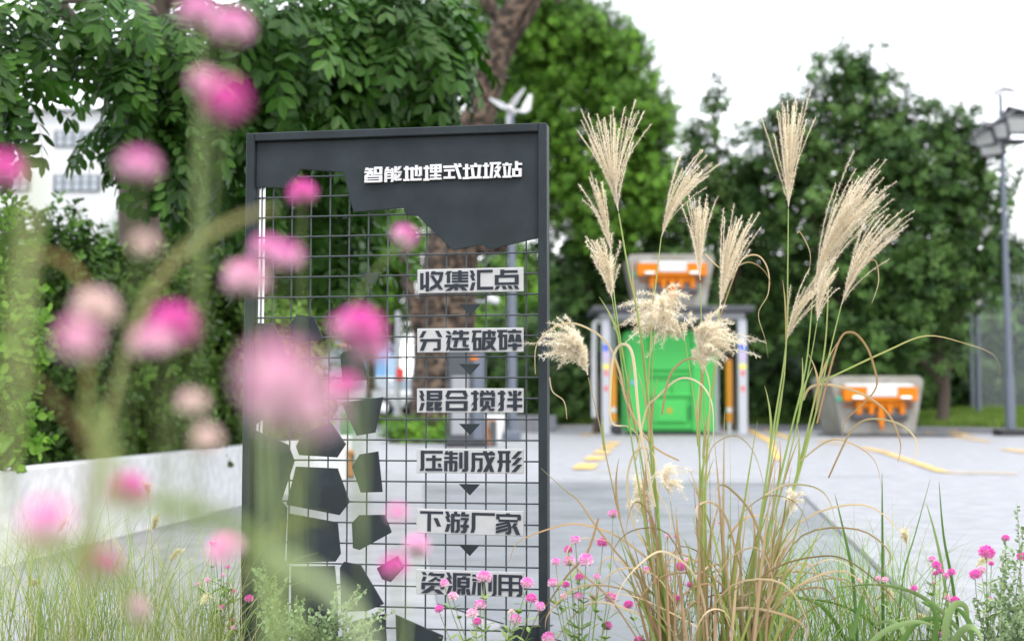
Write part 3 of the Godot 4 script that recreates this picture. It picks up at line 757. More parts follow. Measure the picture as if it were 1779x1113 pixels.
func make_silver_grass() -> void:
	var tan_ := Color(0.33, 0.215, 0.115)
	var straw := Color(0.58, 0.46, 0.31)
	var fresh := Color(0.20, 0.31, 0.07)
	var olive := Color(0.30, 0.33, 0.10)
	var cream := Color(0.90, 0.84, 0.72)
	var clumps := [
		{"x": 1168.0, "label": "silver grass clump nearest the sign, its tallest plume fanned to the left", "canes": 40, "lean": Vector2(-0.10, 0.02),
		"plumes": [
			# base, direction and bend in pixels, length in pixels, racemes, spread, fluff, stalk below, thickness
			[[1075, 370], [-18, -165], [0.10, 0], 175, 30, 0.75, 0.0, [[1092, 470], [1112, 570], [1134, 770], [1152, 1000]], 0.0036],
			[[1064, 520], [-22, -140], [-0.10, 0], 130, 24, 0.75, 0.25, [[1080, 630], [1100, 780], [1130, 960], [1150, 1060]], 0.0026],
			[[1062, 440], [-22, -120], [-0.1, 0.05], 140, 16, 0.40, 0.1, [[1068, 520], [1088, 650], [1115, 800], [1146, 1000]], 0.0024],
			[[1149, 412], [30, -120], [0.42, 0], 130, 24, 0.55, 0.0, [[1141, 480], [1133, 560], [1126, 720], [1140, 880], [1156, 1050]], 0.0026],
			[[1022, 655], [-20, -75], [-0.5, -0.15], 150, 44, 1.0, 0.8, [[1040, 730], [1055, 800], [1085, 930], [1140, 1080]], 0.0020],
			[[1137, 575], [12, -55], [0.2, -0.1], 140, 46, 1.0, 1.0, [[1133, 660], [1132, 790], [1146, 920], [1160, 1080]], 0.0022],
			[[1118, 905], [-6, -70], [0.0, 0.05], 135, 30, 0.5, 0.9, [[1126, 950], [1140, 1010], [1158, 1090]], 0.0016],
		]},
		{"x": 1228.0, "label": "middle silver grass clump of thin straight stalks, before the green bin", "canes": 16, "lean": Vector2(-0.04, 0.04),
		"plumes": [
			[[1217, 492], [-4, -140], [0.05, 0], 145, 24, 0.36, 0.0, [[1219, 600], [1216, 760], [1217, 900], [1222, 1060]], 0.0024],
			[[1250, 535], [22, -140], [0.16, 0], 155, 26, 0.42, 0.0, [[1246, 600], [1234, 720], [1226, 860], [1228, 1060]], 0.0028],
			[[1190, 592], [-40, -60], [-0.45, -0.05], 165, 60, 1.0, 1.0, [[1204, 680], [1216, 800], [1224, 940], [1228, 1080]], 0.0022],
			[[1222, 650], [-6, -85], [0.45, 0], 170, 60, 0.9, 0.75, [[1224, 720], [1222, 820], [1222, 960], [1226, 1080]], 0.0024],
			[[1165, 870], [-14, -60], [0.4, 0.0], 120, 14, 0.9, 0.9, [[1174, 930], [1200, 1010], [1222, 1090]], 0.0014],
		]},
		{"x": 1292.0, "label": "tall silver grass clump with windswept plumes, in front of the ground-level bin", "canes": 52, "lean": Vector2(-0.05, 0.17),
		"plumes": [
			[[1370, 362], [6, -160], [0.03, 0], 170, 26, 0.50, 0.0, [[1369, 470], [1366, 600], [1345, 740], [1322, 900], [1298, 1080]], 0.0028],
			[[1412, 520], [40, -190], [0.36, 0], 230, 30, 0.45, 0.05, [[1400, 640], [1372, 760], [1340, 900], [1302, 1080]], 0.0032],
			[[1440, 470], [40, -140], [0.30, 0], 175, 22, 0.5, 0.0, [[1434, 600], [1410, 720], [1370, 880], [1308, 1080]], 0.0032],
			[[1462, 530], [34, -110], [0.42, 0.05], 150, 26, 0.5, 0.0, [[1440, 620], [1412, 740], [1366, 900], [1312, 1080]], 0.0028],
			[[1367, 592], [24, -90], [0.42, 0], 115, 18, 0.5, 0.0, [[1362, 660], [1344, 780], [1322, 920], [1296, 1080]], 0.0024],
			[[1420, 560], [6, -90], [0.3, 0.05], 110, 16, 0.5, 0.1, [[1406, 640], [1380, 760], [1340, 920], [1300, 1080]], 0.0022],
			[[1372, 900], [10, -60], [0.1, 0.1], 85, 10, 0.6, 0.6, [[1360, 960], [1330, 1030], [1300, 1090]], 0.0014],
		]}]
	var curls := [
		[[[1424, 664], [1450, 652], [1540, 610], [1610, 583], [1680, 597], [1725, 615], [1738, 640], [1735, 662]], 0.0062, fresh, tan_, 2],
		[[[1420, 735], [1455, 600], [1480, 577], [1505, 600], [1520, 640], [1523, 672], [1500, 702], [1470, 730], [1462, 765]], 0.006, tan_, tan_, 2],
		[[[1396, 695], [1408, 673], [1440, 668], [1500, 685], [1545, 720], [1565, 770], [1560, 803]], 0.007, straw, tan_, 2],
		[[[1440, 830], [1458, 790], [1480, 748], [1510, 728], [1560, 735], [1590, 760], [1592, 790], [1570, 812]], 0.006, tan_, straw, 2],
		[[[1392, 800], [1440, 765], [1480, 770], [1520, 800], [1533, 852]], 0.005, straw, tan_, 2],
		[[[1385, 405], [1392, 405], [1408, 440], [1405, 478]], 0.003, tan_, straw, 2],
		[[[1512, 452], [1523, 455], [1527, 490], [1515, 527]], 0.003, tan_, straw, 2],
		[[[1180, 800], [1130, 770], [1090, 700], [1075, 640], [1050, 590], [1000, 562], [960, 570], [932, 600], [930, 650]], 0.006, tan_, straw, 0],
		[[[955, 655], [960, 680], [980, 697], [985, 728]], 0.003, straw, straw, 0],
		[[[1138, 880], [1112, 740], [1100, 620], [1082, 598], [1066, 620], [1060, 690], [1064, 735], [1095, 742], [1118, 770]], 0.0075, straw, Color(0.64, 0.54, 0.41), 0],
		[[[1105, 800], [1122, 715], [1142, 690], [1180, 658], [1215, 665], [1237, 700], [1240, 760]], 0.0055, straw, Color(0.64, 0.54, 0.41), 0],
		[[[1150, 720], [1165, 650], [1200, 622], [1225, 640], [1234, 690], [1225, 800]], 0.006, tan_, straw, 1],
		[[[1220, 860], [1232, 790], [1250, 765], [1282, 758], [1312, 790], [1332, 862]], 0.0045, tan_, straw, 1],
		[[[1248, 560], [1272, 490], [1290, 450], [1318, 444], [1335, 470], [1335, 510], [1318, 545], [1330, 590], [1335, 622]], 0.0045, tan_, straw, 1],
		[[[1225, 440], [1260, 470], [1300, 455], [1328, 470], [1340, 495]], 0.0035, straw, tan_, 1],
		[[[1160, 1060], [1080, 970], [1040, 920], [1005, 870], [980, 850], [940, 813]], 0.0055, tan_, straw, 0],
		[[[1190, 1080], [1150, 1000], [1110, 958], [1060, 925], [1000, 910], [950, 920], [900, 942], [885, 975]], 0.0065, straw, tan_, 0],
		[[[1230, 1113], [1222, 1040], [1200, 990], [1160, 960], [1130, 965], [1085, 1010], [1060, 1070]], 0.006, straw, straw, 0],
		[[[1170, 1000], [1110, 930], [1090, 850], [1098, 795], [1118, 777], [1138, 795], [1142, 850], [1165, 900], [1160, 950]], 0.006, straw, Color(0.64, 0.54, 0.41), 0],
		[[[1290, 1000], [1262, 900], [1235, 872], [1212, 880], [1212, 900], [1232, 925]], 0.006, tan_, straw, 1],
		[[[1345, 1010], [1310, 900], [1270, 850], [1248, 845], [1240, 880], [1252, 940], [1250, 1000]], 0.0065, tan_, straw, 2],
		[[[1265, 935], [1290, 903], [1325, 897], [1372, 930], [1392, 985]], 0.0065, tan_, straw, 2],
		[[[1290, 890], [1330, 862], [1375, 868], [1402, 905], [1408, 960]], 0.005, straw, tan_, 2],
		[[[1235, 1062], [1300, 1056], [1355, 1066], [1395, 1085], [1402, 1120]], 0.007, straw, tan_, 2],
		[[[1215, 1090], [1120, 1042], [1060, 1030], [1000, 1034], [955, 1060], [930, 1090]], 0.005, straw, tan_, 0],
		[[[1250, 1030], [1320, 1012], [1400, 985], [1450, 972], [1500, 1000], [1570, 1060], [1600, 1120]], 0.005, tan_, straw, 2],
		[[[1240, 1080], [1330, 1040], [1420, 1020], [1450, 1042], [1462, 1090]], 0.006, straw, tan_, 2],
		[[[1330, 860], [1368, 842], [1420, 848], [1446, 882], [1460, 968]], 0.006, straw, Color(0.64, 0.54, 0.41), 2],
		[[[1300, 1020], [1350, 985], [1410, 968], [1470, 972], [1545, 1030], [1590, 1100]], 0.006, tan_, tan_, 2],
		[[[1110, 1113], [1060, 1040], [1005, 990], [985, 960], [1010, 935], [1060, 940]], 0.005, tan_, straw, 0],
		[[[1040, 900], [1020, 960], [985, 1000], [950, 1050], [925, 1078]], 0.006, tan_, tan_, 0],
	]
	for ci in 3:
		var c: Dictionary = clumps[ci]
		var root := at(c.x, 705.0 + EYE * FOCAL / ROOT_D, ROOT_D)
		root.y = 0.0
		var s := thing("silver_grass", c.label, "grass clump", root, "silver grass clumps")
		for q in c.plumes:
			var d := ROOT_D + r_(-0.10, 0.12)
			var base := at(q[0][0], q[0][1], d)
			var px := d / FOCAL
			var axis := Vector3(q[1][0], -q[1][1], r_(-12, 12))
			var g := Geo.new()
			plume(g, base - root, axis, Vector3(q[2][0], q[2][1] * -1.0, 0), q[3] * px, int(q[4] * 1.35), q[5], q[6], cream if q[6] > 0.5 else Color(0.88, 0.81, 0.68))
			part(g, "plume", M.plume, s)
			var pts := PackedVector3Array([base - root])
			for k in q[7].size():
				pts.append(at(q[7][k][0], q[7][k][1], lerpf(d, ROOT_D, float(k + 1) / (q[7].size() + 1))) - root)
			pts.append(Vector3(r_(-0.04, 0.04), 0.0, r_(-0.04, 0.04)))
			var line := smooth(pts, 5)
			g = Geo.new()
			g.col = olive.lerp(fresh, rng.randf()) if q[8] > 0.002 else tan_.lerp(olive, 0.4)
			stalk(g, line, q[8] * 0.45, q[8] * 1.2)
			part(g, "stalk", M.stem, s)
			# sheathing leaf bases along the stalk
			for k in 3:
				var i := int(line.size() * (0.35 + 0.2 * k))
				var p0 := line[i]
				var p1 := line[maxi(i - 4, 1)]
				var drift := Vector3(r_(-1, 1), 0.2, r_(-0.5, 0.5)).normalized() * r_(0.01, 0.05)
				var ca := tan_ if rng.randf() < 0.45 else fresh
				g = Geo.new()
				g.twisted(bez(p0, p0.lerp(p1, 0.6), p1 + drift, 8), [0.006, 0.006, 0.0008], r_(-0.6, 0.6), r_(-0.8, 0.8), [ca, ca.lerp(straw, 0.4)])
				part(g, "leaf_sheath", M.blade, s)
		# upright leaves and old canes of the clump
		for k in int(c.canes):
			var green := rng.randf() < (0.22 if ci < 2 else 0.42)
			var a := Vector3(r_(-0.042, 0.042), 0.0, r_(-0.05, 0.05))
			if ci == 2:
				a.x *= 1.35
			var lean := r_(c.lean.x, c.lean.y)
			var high := r_(0.20, 0.42) * (1.0 if rng.randf() < 0.7 else 1.55)
			var b := a + Vector3(lean * 0.42, high * 0.55, r_(-0.03, 0.03))
			var e := a + Vector3(lean, high, r_(-0.08, 0.06))
			if green and rng.randf() < 0.4:
				e += Vector3(signf(lean) * r_(0.03, 0.12), -high * r_(0.1, 0.35), r_(-0.05, 0.05))
			var ca := fresh.lerp(olive, rng.randf()) if green else tan_.lerp(straw, rng.randf() * 0.5)
			var cb := ca.lerp(tan_, 0.5) if green and rng.randf() < 0.5 else ca * r_(0.8, 1.1)
			var g := Geo.new()
			var turn := r_(-1.2, 1.2)
			g.twisted(bez(a, b, e, 10), [0.0055, 0.0078, 0.0060, 0.0008], turn, turn + r_(-0.6, 0.6), [ca * 0.85, ca, cb])
			part(g, "upright_leaf", M.blade, s)
		for q in curls:
			if q[4] != ci:
				continue
			var g := Geo.new()
			var line := path(q[0], ROOT_D + r_(-0.1, 0.06), r_(-0.12, 0.08))
			for k in line.size():
				line[k] -= root
			var turn := r_(-0.7, 0.7)
			g.twisted(line, [q[1] * 0.75, q[1] * 0.95, q[1] * 0.85, q[1] * 0.6, 0.0010], turn, turn + r_(-1.8, 1.8), [q[2], q[2].lerp(q[3], 0.5), q[3], q[3] * 0.85])
			part(g, "curled_leaf", M.blade, s)
		for k in [10, 3, 13][ci]:     # more dry curls, low in the clump
			var dirx := -1.0 if rng.randf() < (0.75 if ci == 0 else 0.35) else 1.0
			var a := Vector3(r_(-0.08, 0.08), r_(0.05, 0.25), r_(-0.06, 0.06))
			var reach := r_(0.08, 0.34)
			var pts := PackedVector3Array([a, a + Vector3(dirx * reach * 0.3, r_(0.06, 0.16), r_(-0.05, 0.05))])
			pts.append(pts[1] + Vector3(dirx * reach * 0.45, r_(-0.01, 0.05), r_(-0.05, 0.05)))
			pts.append(pts[2] + Vector3(dirx * reach * 0.25, -r_(0.04, 0.10), r_(-0.03, 0.03)))
			pts.append(pts[3] + Vector3(dirx * r_(-0.04, 0.03), -r_(0.03, 0.08), 0))
			var g := Geo.new()
			var ca := straw.lerp(tan_, rng.randf())
			g.twisted(smooth(pts, 4), [0.0035, 0.0048, 0.0036, 0.0007], r_(-1, 1), r_(-1.5, 1.5), [ca, ca * 1.05, ca * 0.85])
			part(g, "curled_leaf", M.blade, s)


# ---------------------------------------------------------------- globe flowers
var HEADS := []       # shared flower-head meshes: bright, medium, faded

func make_heads() -> void:
	for kind in 4:
		var g := Geo.new()
		var tip: Color = [Color(0.80, 0.12, 0.53), Color(0.84, 0.27, 0.64), Color(0.88, 0.48, 0.67), Color(0.84, 0.74, 0.68)][kind]
		var foot: Color = [Color(0.82, 0.36, 0.64), Color(0.92, 0.74, 0.83), Color(0.90, 0.78, 0.80), Color(0.84, 0.80, 0.68)][kind]
		var many := 150
		for k in many:
			var y := 1.0 - 1.72 * (k + 0.5) / many          # from the crown down to below the middle
			var a := k * 2.39996
			var rr := sqrt(1.0 - y * y)
			var o := Vector3(rr * cos(a), y, rr * sin(a))
			var dir := (o + Vector3(0, 0.45, 0)).normalized()
			var s := dir.cross(Vector3(r_(-1, 1), r_(-1, 1), r_(-1, 1))).normalized()
			var f := clampf((1.0 - y) / 1.72, 0, 1)
			var c := tip.lerp(foot, clampf(f * 1.1 + r_(-0.25, 0.25), 0, 1))
			var q := r_(0.8, 1.25)
			g.col = Color(c.r * q, c.g * q, c.b * q)
			var b := o * Vector3(0.55, 0.48, 0.55)
			var e := o * Vector3(0.88, 0.78, 0.88) + dir * r_(0.12, 0.34)
			var m := b.lerp(e, 0.55)
			g.tri(b, m + s * 0.13, e)
			g.tri(b, e, m - s * 0.13)
		# dense heart and the two small green leaves under the head
		g.col = foot * 0.75
		var rings := 7
		for j in rings:
			for k in 10:
				var p := []
				for u in [[j, k], [j, k + 1], [j + 1, k + 1], [j + 1, k]]:
					var th: float = PI * u[0] / rings
					var ph: float = TAU * u[1] / 10
					p.append(Vector3(sin(th) * cos(ph) * 0.66, cos(th) * 0.58, sin(th) * sin(ph) * 0.66))
				g.quad(p[3], p[2], p[1], p[0])
		g.col = Color(0.15, 0.24, 0.07)
		for k in 3:
			var a := TAU * k / 3 + 0.4
			g.leaf(Vector3(0, -0.62, 0), Vector3(cos(a), 0.05, sin(a)), Vector3.UP, 0.85, 0.35)
		HEADS.append(g.mesh())

func flower_plant(called: String, label: String, root: Vector3, heads: Array, d: float, group: String, thick := 0.0011, leaves := 5, branching := false) -> void:
	# heads: [px, py, radius in px, kind]; the stems meet low down
	var s := thing(called, label, "flower", root, group)
	var green := Color(0.24, 0.33, 0.10)
	var main := PackedVector3Array()
	for q in heads:
		var dd: float = d + (q[4] if q.size() > 4 else r_(-0.10, 0.10))
		var p := at(q[0], q[1], dd)
		var rad: float = q[2] * dd / FOCAL
		var local := p - root
		var foot := Vector3(r_(-0.02, 0.02), 0, r_(-0.02, 0.02))
		var knee := foot.lerp(local, r_(0.45, 0.65)) + Vector3(r_(-0.02, 0.02), 0, r_(-0.03, 0.03))
		knee.x = lerpf(knee.x, local.x, 0.35)
		var neck := local - Vector3(0, rad * 0.55, 0)
		var line := bez(foot, knee, neck, 10)
		if branching and main.size():       # side shoot of the first stem
			line = bez(main[8], main[9].lerp(neck, 0.5) + Vector3(0, -0.004, 0), neck, 10)
		else:
			main = line
		var g := Geo.new()
		g.col = green * r_(0.55, 0.95)
		stalk(g, line, thick * 1.2, thick * 0.75)
		var st := part(g, "stem", M.stem, s)
		# narrow paired leaves
		g = Geo.new()
		for k in leaves:
			var i := int(r_(3, 8.9))
			var a := r_(0, TAU)
			var lc := Color(0.16, 0.27, 0.08).lerp(Color(0.30, 0.38, 0.14), rng.randf())
			g.col = lc
			for e in 2:
				g.leaf(line[i], Vector3(cos(a + PI * e), r_(0.15, 0.8), sin(a + PI * e)), Vector3.UP, r_(0.022, 0.045), r_(0.007, 0.012))
		if leaves:
			part(g, "leaves", M.blade, st).set_meta("kind", "stuff")
		var lean := (line[10] - line[9]).normalized()
		var b := Basis(Quaternion(Vector3.UP, (lean + Vector3(0, 0.6, 0) + ball() * 0.25).normalized())) * Basis(Vector3.UP, r_(0, TAU))
		place(HEADS[int(q[3])], "flower_head", M.petal, s, Transform3D(b.scaled(Vector3.ONE * rad * 0.98), local))

func floor_under(px: float, d: float) -> Vector3:
	var p := at(px, 900, d)
	return Vector3(p.x, -0.02, p.z)

func make_flowers() -> void:
	make_heads()
	var near := "pink globe flowers round the sign"
	flower_plant("globe_flower", "pink globe flower plant right beside the sign's near post, many heads", floor_under(1008, 3.1), [[1065, 893, 9, 1], [1000, 938, 9, 1], [987, 955, 8, 0], [1047, 943, 10, 0], [966, 976, 8, 1], [989, 975, 11, 1], [1018, 973, 13, 1], [1007, 1003, 8, 0], [961, 1013, 10, 1], [983, 1016, 7, 0], [1037, 1002, 6, 1], [1005, 1036, 8, 1], [1031, 1040, 7, 2], [1061, 1038, 11, 1], [979, 1036, 6, 2], [1055, 1087, 9, 0], [953, 1108, 12, 1]], 3.12, near)
	flower_plant("globe_flower", "pink globe flower plant in front of the lowest word plate of the sign", floor_under(852, 3.05), [[772, 1013, 8, 1], [787, 1036, 9, 2], [841, 1003, 13.5, 1], [834, 1051, 11, 1], [820, 1066, 10, 2], [829, 1080, 8, 0], [763, 1058, 8, 0], [895, 1076, 11, 1], [889, 1063, 6, 3], [916, 1013, 11.5, 1], [923, 1040, 10, 0], [938, 1053, 9, 1]], 3.02, near)
	flower_plant("globe_flower", "pink globe flower plant among the stalks of the left silver grass clump", floor_under(1150, 3.3), [[1092, 1051, 9, 0], [1131, 904, 5, 0], [1125, 992, 9, 1], [1155, 1005, 9, 1], [1182, 985, 9, 0], [1196, 975, 7, 2], [1174, 1041, 9, 0], [1200, 1016, 7, 0], [1160, 932, 5, 2], [1175, 932, 4, 0], [1110, 1113, 9, 0], [1253, 909, 5, 1], [1220, 920, 4, 0]], 3.3, near)
	flower_plant("globe_flower", "small pink globe flowers beside the sign's far post, before the low wall", floor_under(395, 3.55), [[432, 1040, 8, 0], [405, 1027, 4, 0], [372, 946, 5, 0], [385, 953, 6, 0], [366, 943, 3, 0], [395, 985, 4, 0], [387, 999, 4, 2], [360, 1008, 5, 2], [394, 1013, 3, 1], [403, 1080, 6, 0], [404, 1090, 4, 1], [385, 1054, 5, 0], [343, 1015, 4, 2]], 3.5, near)
	flower_plant("globe_flower", "pink globe flowers in the fine green grass, right of the silver grass", floor_under(1610, 3.2), [[1620, 972, 7, 1], [1628, 982, 8, 0], [1634, 992, 6, 0], [1626, 996, 5, 0], [1645, 1000, 6, 1], [1654, 994, 7, 0], [1589, 1022, 6, 0], [1527, 1006, 6, 2], [1538, 1007, 6, 2], [1494, 1009, 5, 3], [1645, 1038, 7, 2], [1660, 1044, 9, 0], [1638, 1102, 8, 1], [1623, 1014, 3, 0]], 3.15, near)
	flower_plant("globe_flower", "rose pink globe flowers at the right edge beside the small-leaved shrub", floor_under(1730, 3.1), [[1715, 960, 14, 0], [1748, 935, 7, 0], [1695, 998, 10, 0], [1706, 991, 8, 2], [1723, 979, 5, 0], [1776, 967, 9, 0], [1722, 1040, 4, 1], [1771, 1055, 4, 1]], 3.05, near)
	# close to the lens and out of focus
	var blur := "blurred globe flowers close to the camera"
	var fore := [
		["topmost blurred pink globe flowers, close to the camera before the tree leaves", 330, 0.62, [[343, 22, 34, 1], [402, 50, 36, 1], [362, 30, 22, 2], [352, 142, 24, 2], [392, 172, 36, 0]]],
		["blurred pale pink globe flower before the dark trunk below the hanging leaves", 200, 0.60, [[240, 290, 34, 1]]],
		["blurred magenta globe flower cut by the left edge of the picture", -60, 0.58, [[4, 298, 36, 0]]],
		["blurred purple-pink globe flowers before the upper half of the sign's wire grid", 620, 0.92, [[525, 336, 24, 0], [702, 412, 23, 1], [712, 405, 10, 0]]],
		["pair of blurred pink globe flowers before the sign's far upright post", 420, 0.70, [[462, 432, 26, 1], [496, 446, 28, 1], [428, 486, 38, 2]]],
		["blurred whitish globe flowers on a thick stalk before the dark hedge", 150, 0.56, [[165, 536, 38, 3], [135, 588, 36, 2], [250, 425, 22, 3]]],
		["blurred two-tone globe flower, deep pink over pale pink, before the green hedge", 270, 0.60, [[303, 568, 44, 0], [256, 596, 32, 2], [285, 590, 26, 2]]],
		["blurred bright pink globe flowers before the small polygon plates of the sign", 640, 0.66, [[625, 572, 42, 0], [642, 610, 30, 1], [592, 566, 18, 1], [600, 672, 26, 0]]],
		["largest blurred pale pink globe flower before the sign's lower far corner", 520, 0.44, [[486, 655, 60, 2], [520, 712, 62, 2], [478, 705, 44, 1], [440, 686, 18, 0]]],
		["blurred cream globe flower buds over the top of the low wall", 350, 0.62, [[335, 700, 26, 3], [358, 762, 26, 3]]],
		["blurred deep pink globe flower before the middle of the white low wall", 225, 0.66, [[220, 855, 36, 0]]],
		["blurred lilac-pink globe flower before the near end of the low wall", 60, 0.54, [[80, 905, 40, 1], [66, 930, 22, 1]]],
		["blurred magenta globe flower low down among the pale grass", 170, 0.70, [[176, 980, 32, 0], [240, 1060, 24, 2]]],
		["faint blurred pink globe flowers before the foot of the sign", 720, 0.95, [[685, 984, 23, 0], [724, 950, 22, 1], [690, 892, 17, 1], [392, 955, 30, 2]]],
	]
	for q in fore:
		flower_plant("globe_flower", q[0], floor_under(q[1], q[2]), q[3], q[2], blur, 0.0006, 0, true)


# ---------------------------------------------------------------- grasses and herbs at the foot
func tuft(root: Vector3, label: String, count: int, width: float, high: Vector2, spread: float, thick: float, a: Color, b: Color, ears := 0) -> void:
	var s := thing("grass_tuft", label, "grass", root, "grass tufts in the bed")
	var g := Geo.new()
	for k in count:
		var o := Vector3(r_(-width, width), 0, r_(-0.12, 0.12))
		var h := r_(high.x, high.y)
		var out := Vector3(rng.randfn() * spread, 0, rng.randfn() * spread * 0.7)
		var e := o + out + Vector3(0, h * r_(0.75, 1.0), 0)
		var m := o + out * 0.25 + Vector3(0, h * 0.7, 0)
		var c := a.lerp(b, pow(rng.randf(), 1.4))
		g.ribbon(bez(o, m, e, 6), [thick, thick * 0.9, thick * 0.5, 0.0003], Vector3(r_(-1, 1), 0, r_(-1, 1)), [c * 0.8, c, c * 1.15])
	var o := part(g, "blades", M.blade, s)
	o.set_meta("kind", "stuff")
	for k in ears:
		var p := Vector3(r_(-width, width), 0, r_(-0.1, 0.1))
		var e := p + Vector3(rng.randfn() * spread * 1.3, r_(high.x, high.y) * 0.95, r_(-0.1, 0.1))
		var line := bez(p, p.lerp(e, 0.6) + Vector3(0, 0.06, 0), e, 8)
		g = Geo.new()
		g.col = Color(0.55, 0.52, 0.32)
		stalk(g, line, 0.0008, 0.0004)
		plume(g, e - (line[8] - line[7]).normalized() * 0.05, line[8] - line[7], Vector3(r_(-0.1, 0.1), -0.1, 0), 0.07, 14, 0.35, 0.5, Color(0.75, 0.70, 0.50))
		part(g, "flower_spike", M.plume, s)

func strap_plant(root: Vector3, label: String, blades: Array, d: float) -> void:
	var s := thing("strap_leaf_plant", label, "plant", root, "strap-leaved plants in the bed")
	for q in blades:
		var g := Geo.new()
		var line := path(q[0], d + r_(-0.08, 0.08), r_(-0.06, 0.1))
		var foot := line[0] - root
		var full := PackedVector3Array([Vector3(foot.x * 0.75, 0, 0), Vector3(foot.x * 0.9, foot.y * 0.5, foot.z * 0.5)])
		for p in line:
			full.append(p - root)
		g.twisted(full, [q[1] * 0.8, q[1] * 1.25, q[1] * 1.25, q[1] * 0.85, 0.0008], r_(-0.4, 0.4), r_(-0.9, 0.9), [q[2] * 0.8, q[2], q[2] * 1.15])
		part(g, "leaf", M.blade, s)

func herb(called: String, label: String, root: Vector3, tips: Array, d: float, leaf_len: float, tone: Color) -> void:
	var s := thing(called, label, "shrub", root, "pale small-leaved shrubs")
	for q in tips:
		var dd := d + r_(-0.08, 0.08)
		var p := at(q[0], q[1], dd) - root
		var foot := Vector3(r_(-0.05, 0.05), 0, r_(-0.04, 0.04))
		var line := bez(foot, Vector3(lerpf(foot.x, p.x, 0.3), p.y * 0.55, foot.z), p, 14)
		var g := Geo.new()
		g.col = Color(0.30, 0.34, 0.20)
		stalk(g, line, 0.0016, 0.0006)
		var lg := Geo.new()
		var steps := 80
		var twig_out := Vector3.ZERO
		for k in steps:
			var f := 0.25 + 0.75 * k / steps
			var i := minf(f * 14, 13.99)
			var at_ := line[int(i)].lerp(line[int(i) + 1], i - int(i))
			var d2 := (line[int(i) + 1] - line[int(i)]).normalized()
			if k % 10 == 0 and f < 0.9:       # side twig
				var o := ball()
				o = (o - d2 * o.dot(d2)).normalized()
				twig_out = (d2 * 0.9 + o * 0.75).normalized()
				var tw := PackedVector3Array([at_, at_ + twig_out * 0.03, at_ + twig_out * 0.055 + Vector3(0, 0.012, 0)])
				g.col = Color(0.36, 0.42, 0.26)
				stalk(g, tw, 0.0008, 0.0004)
				for e in 12:
					var pos := tw[0].lerp(tw[2], 0.2 + 0.8 * e / 12.0)
					var c := tone * r_(0.8, 1.2)
					lg.col = Color(c.r, c.g, c.b)
					lg.leaf(pos, (twig_out * 0.5 + ball()).normalized(), ball(), leaf_len * r_(0.6, 1.0), leaf_len * r_(0.5, 0.75))
			var a := ball()
			a = (a - d2 * a.dot(d2) * 0.6).normalized()
			var c := tone * r_(0.75, 1.25)
			lg.col = Color(c.r, c.g, c.b)
			lg.leaf(at_, (a + d2 * 0.6).normalized(), ball(), leaf_len * r_(0.6, 1.1) * (1.15 - 0.5 * f), leaf_len * r_(0.45, 0.7) * (1.15 - 0.5 * f))
		var st := part(g, "twig", M.stem, s)
		var lo := part(lg, "leaves", M.blade, st)
		lo.set_meta("kind", "stuff")

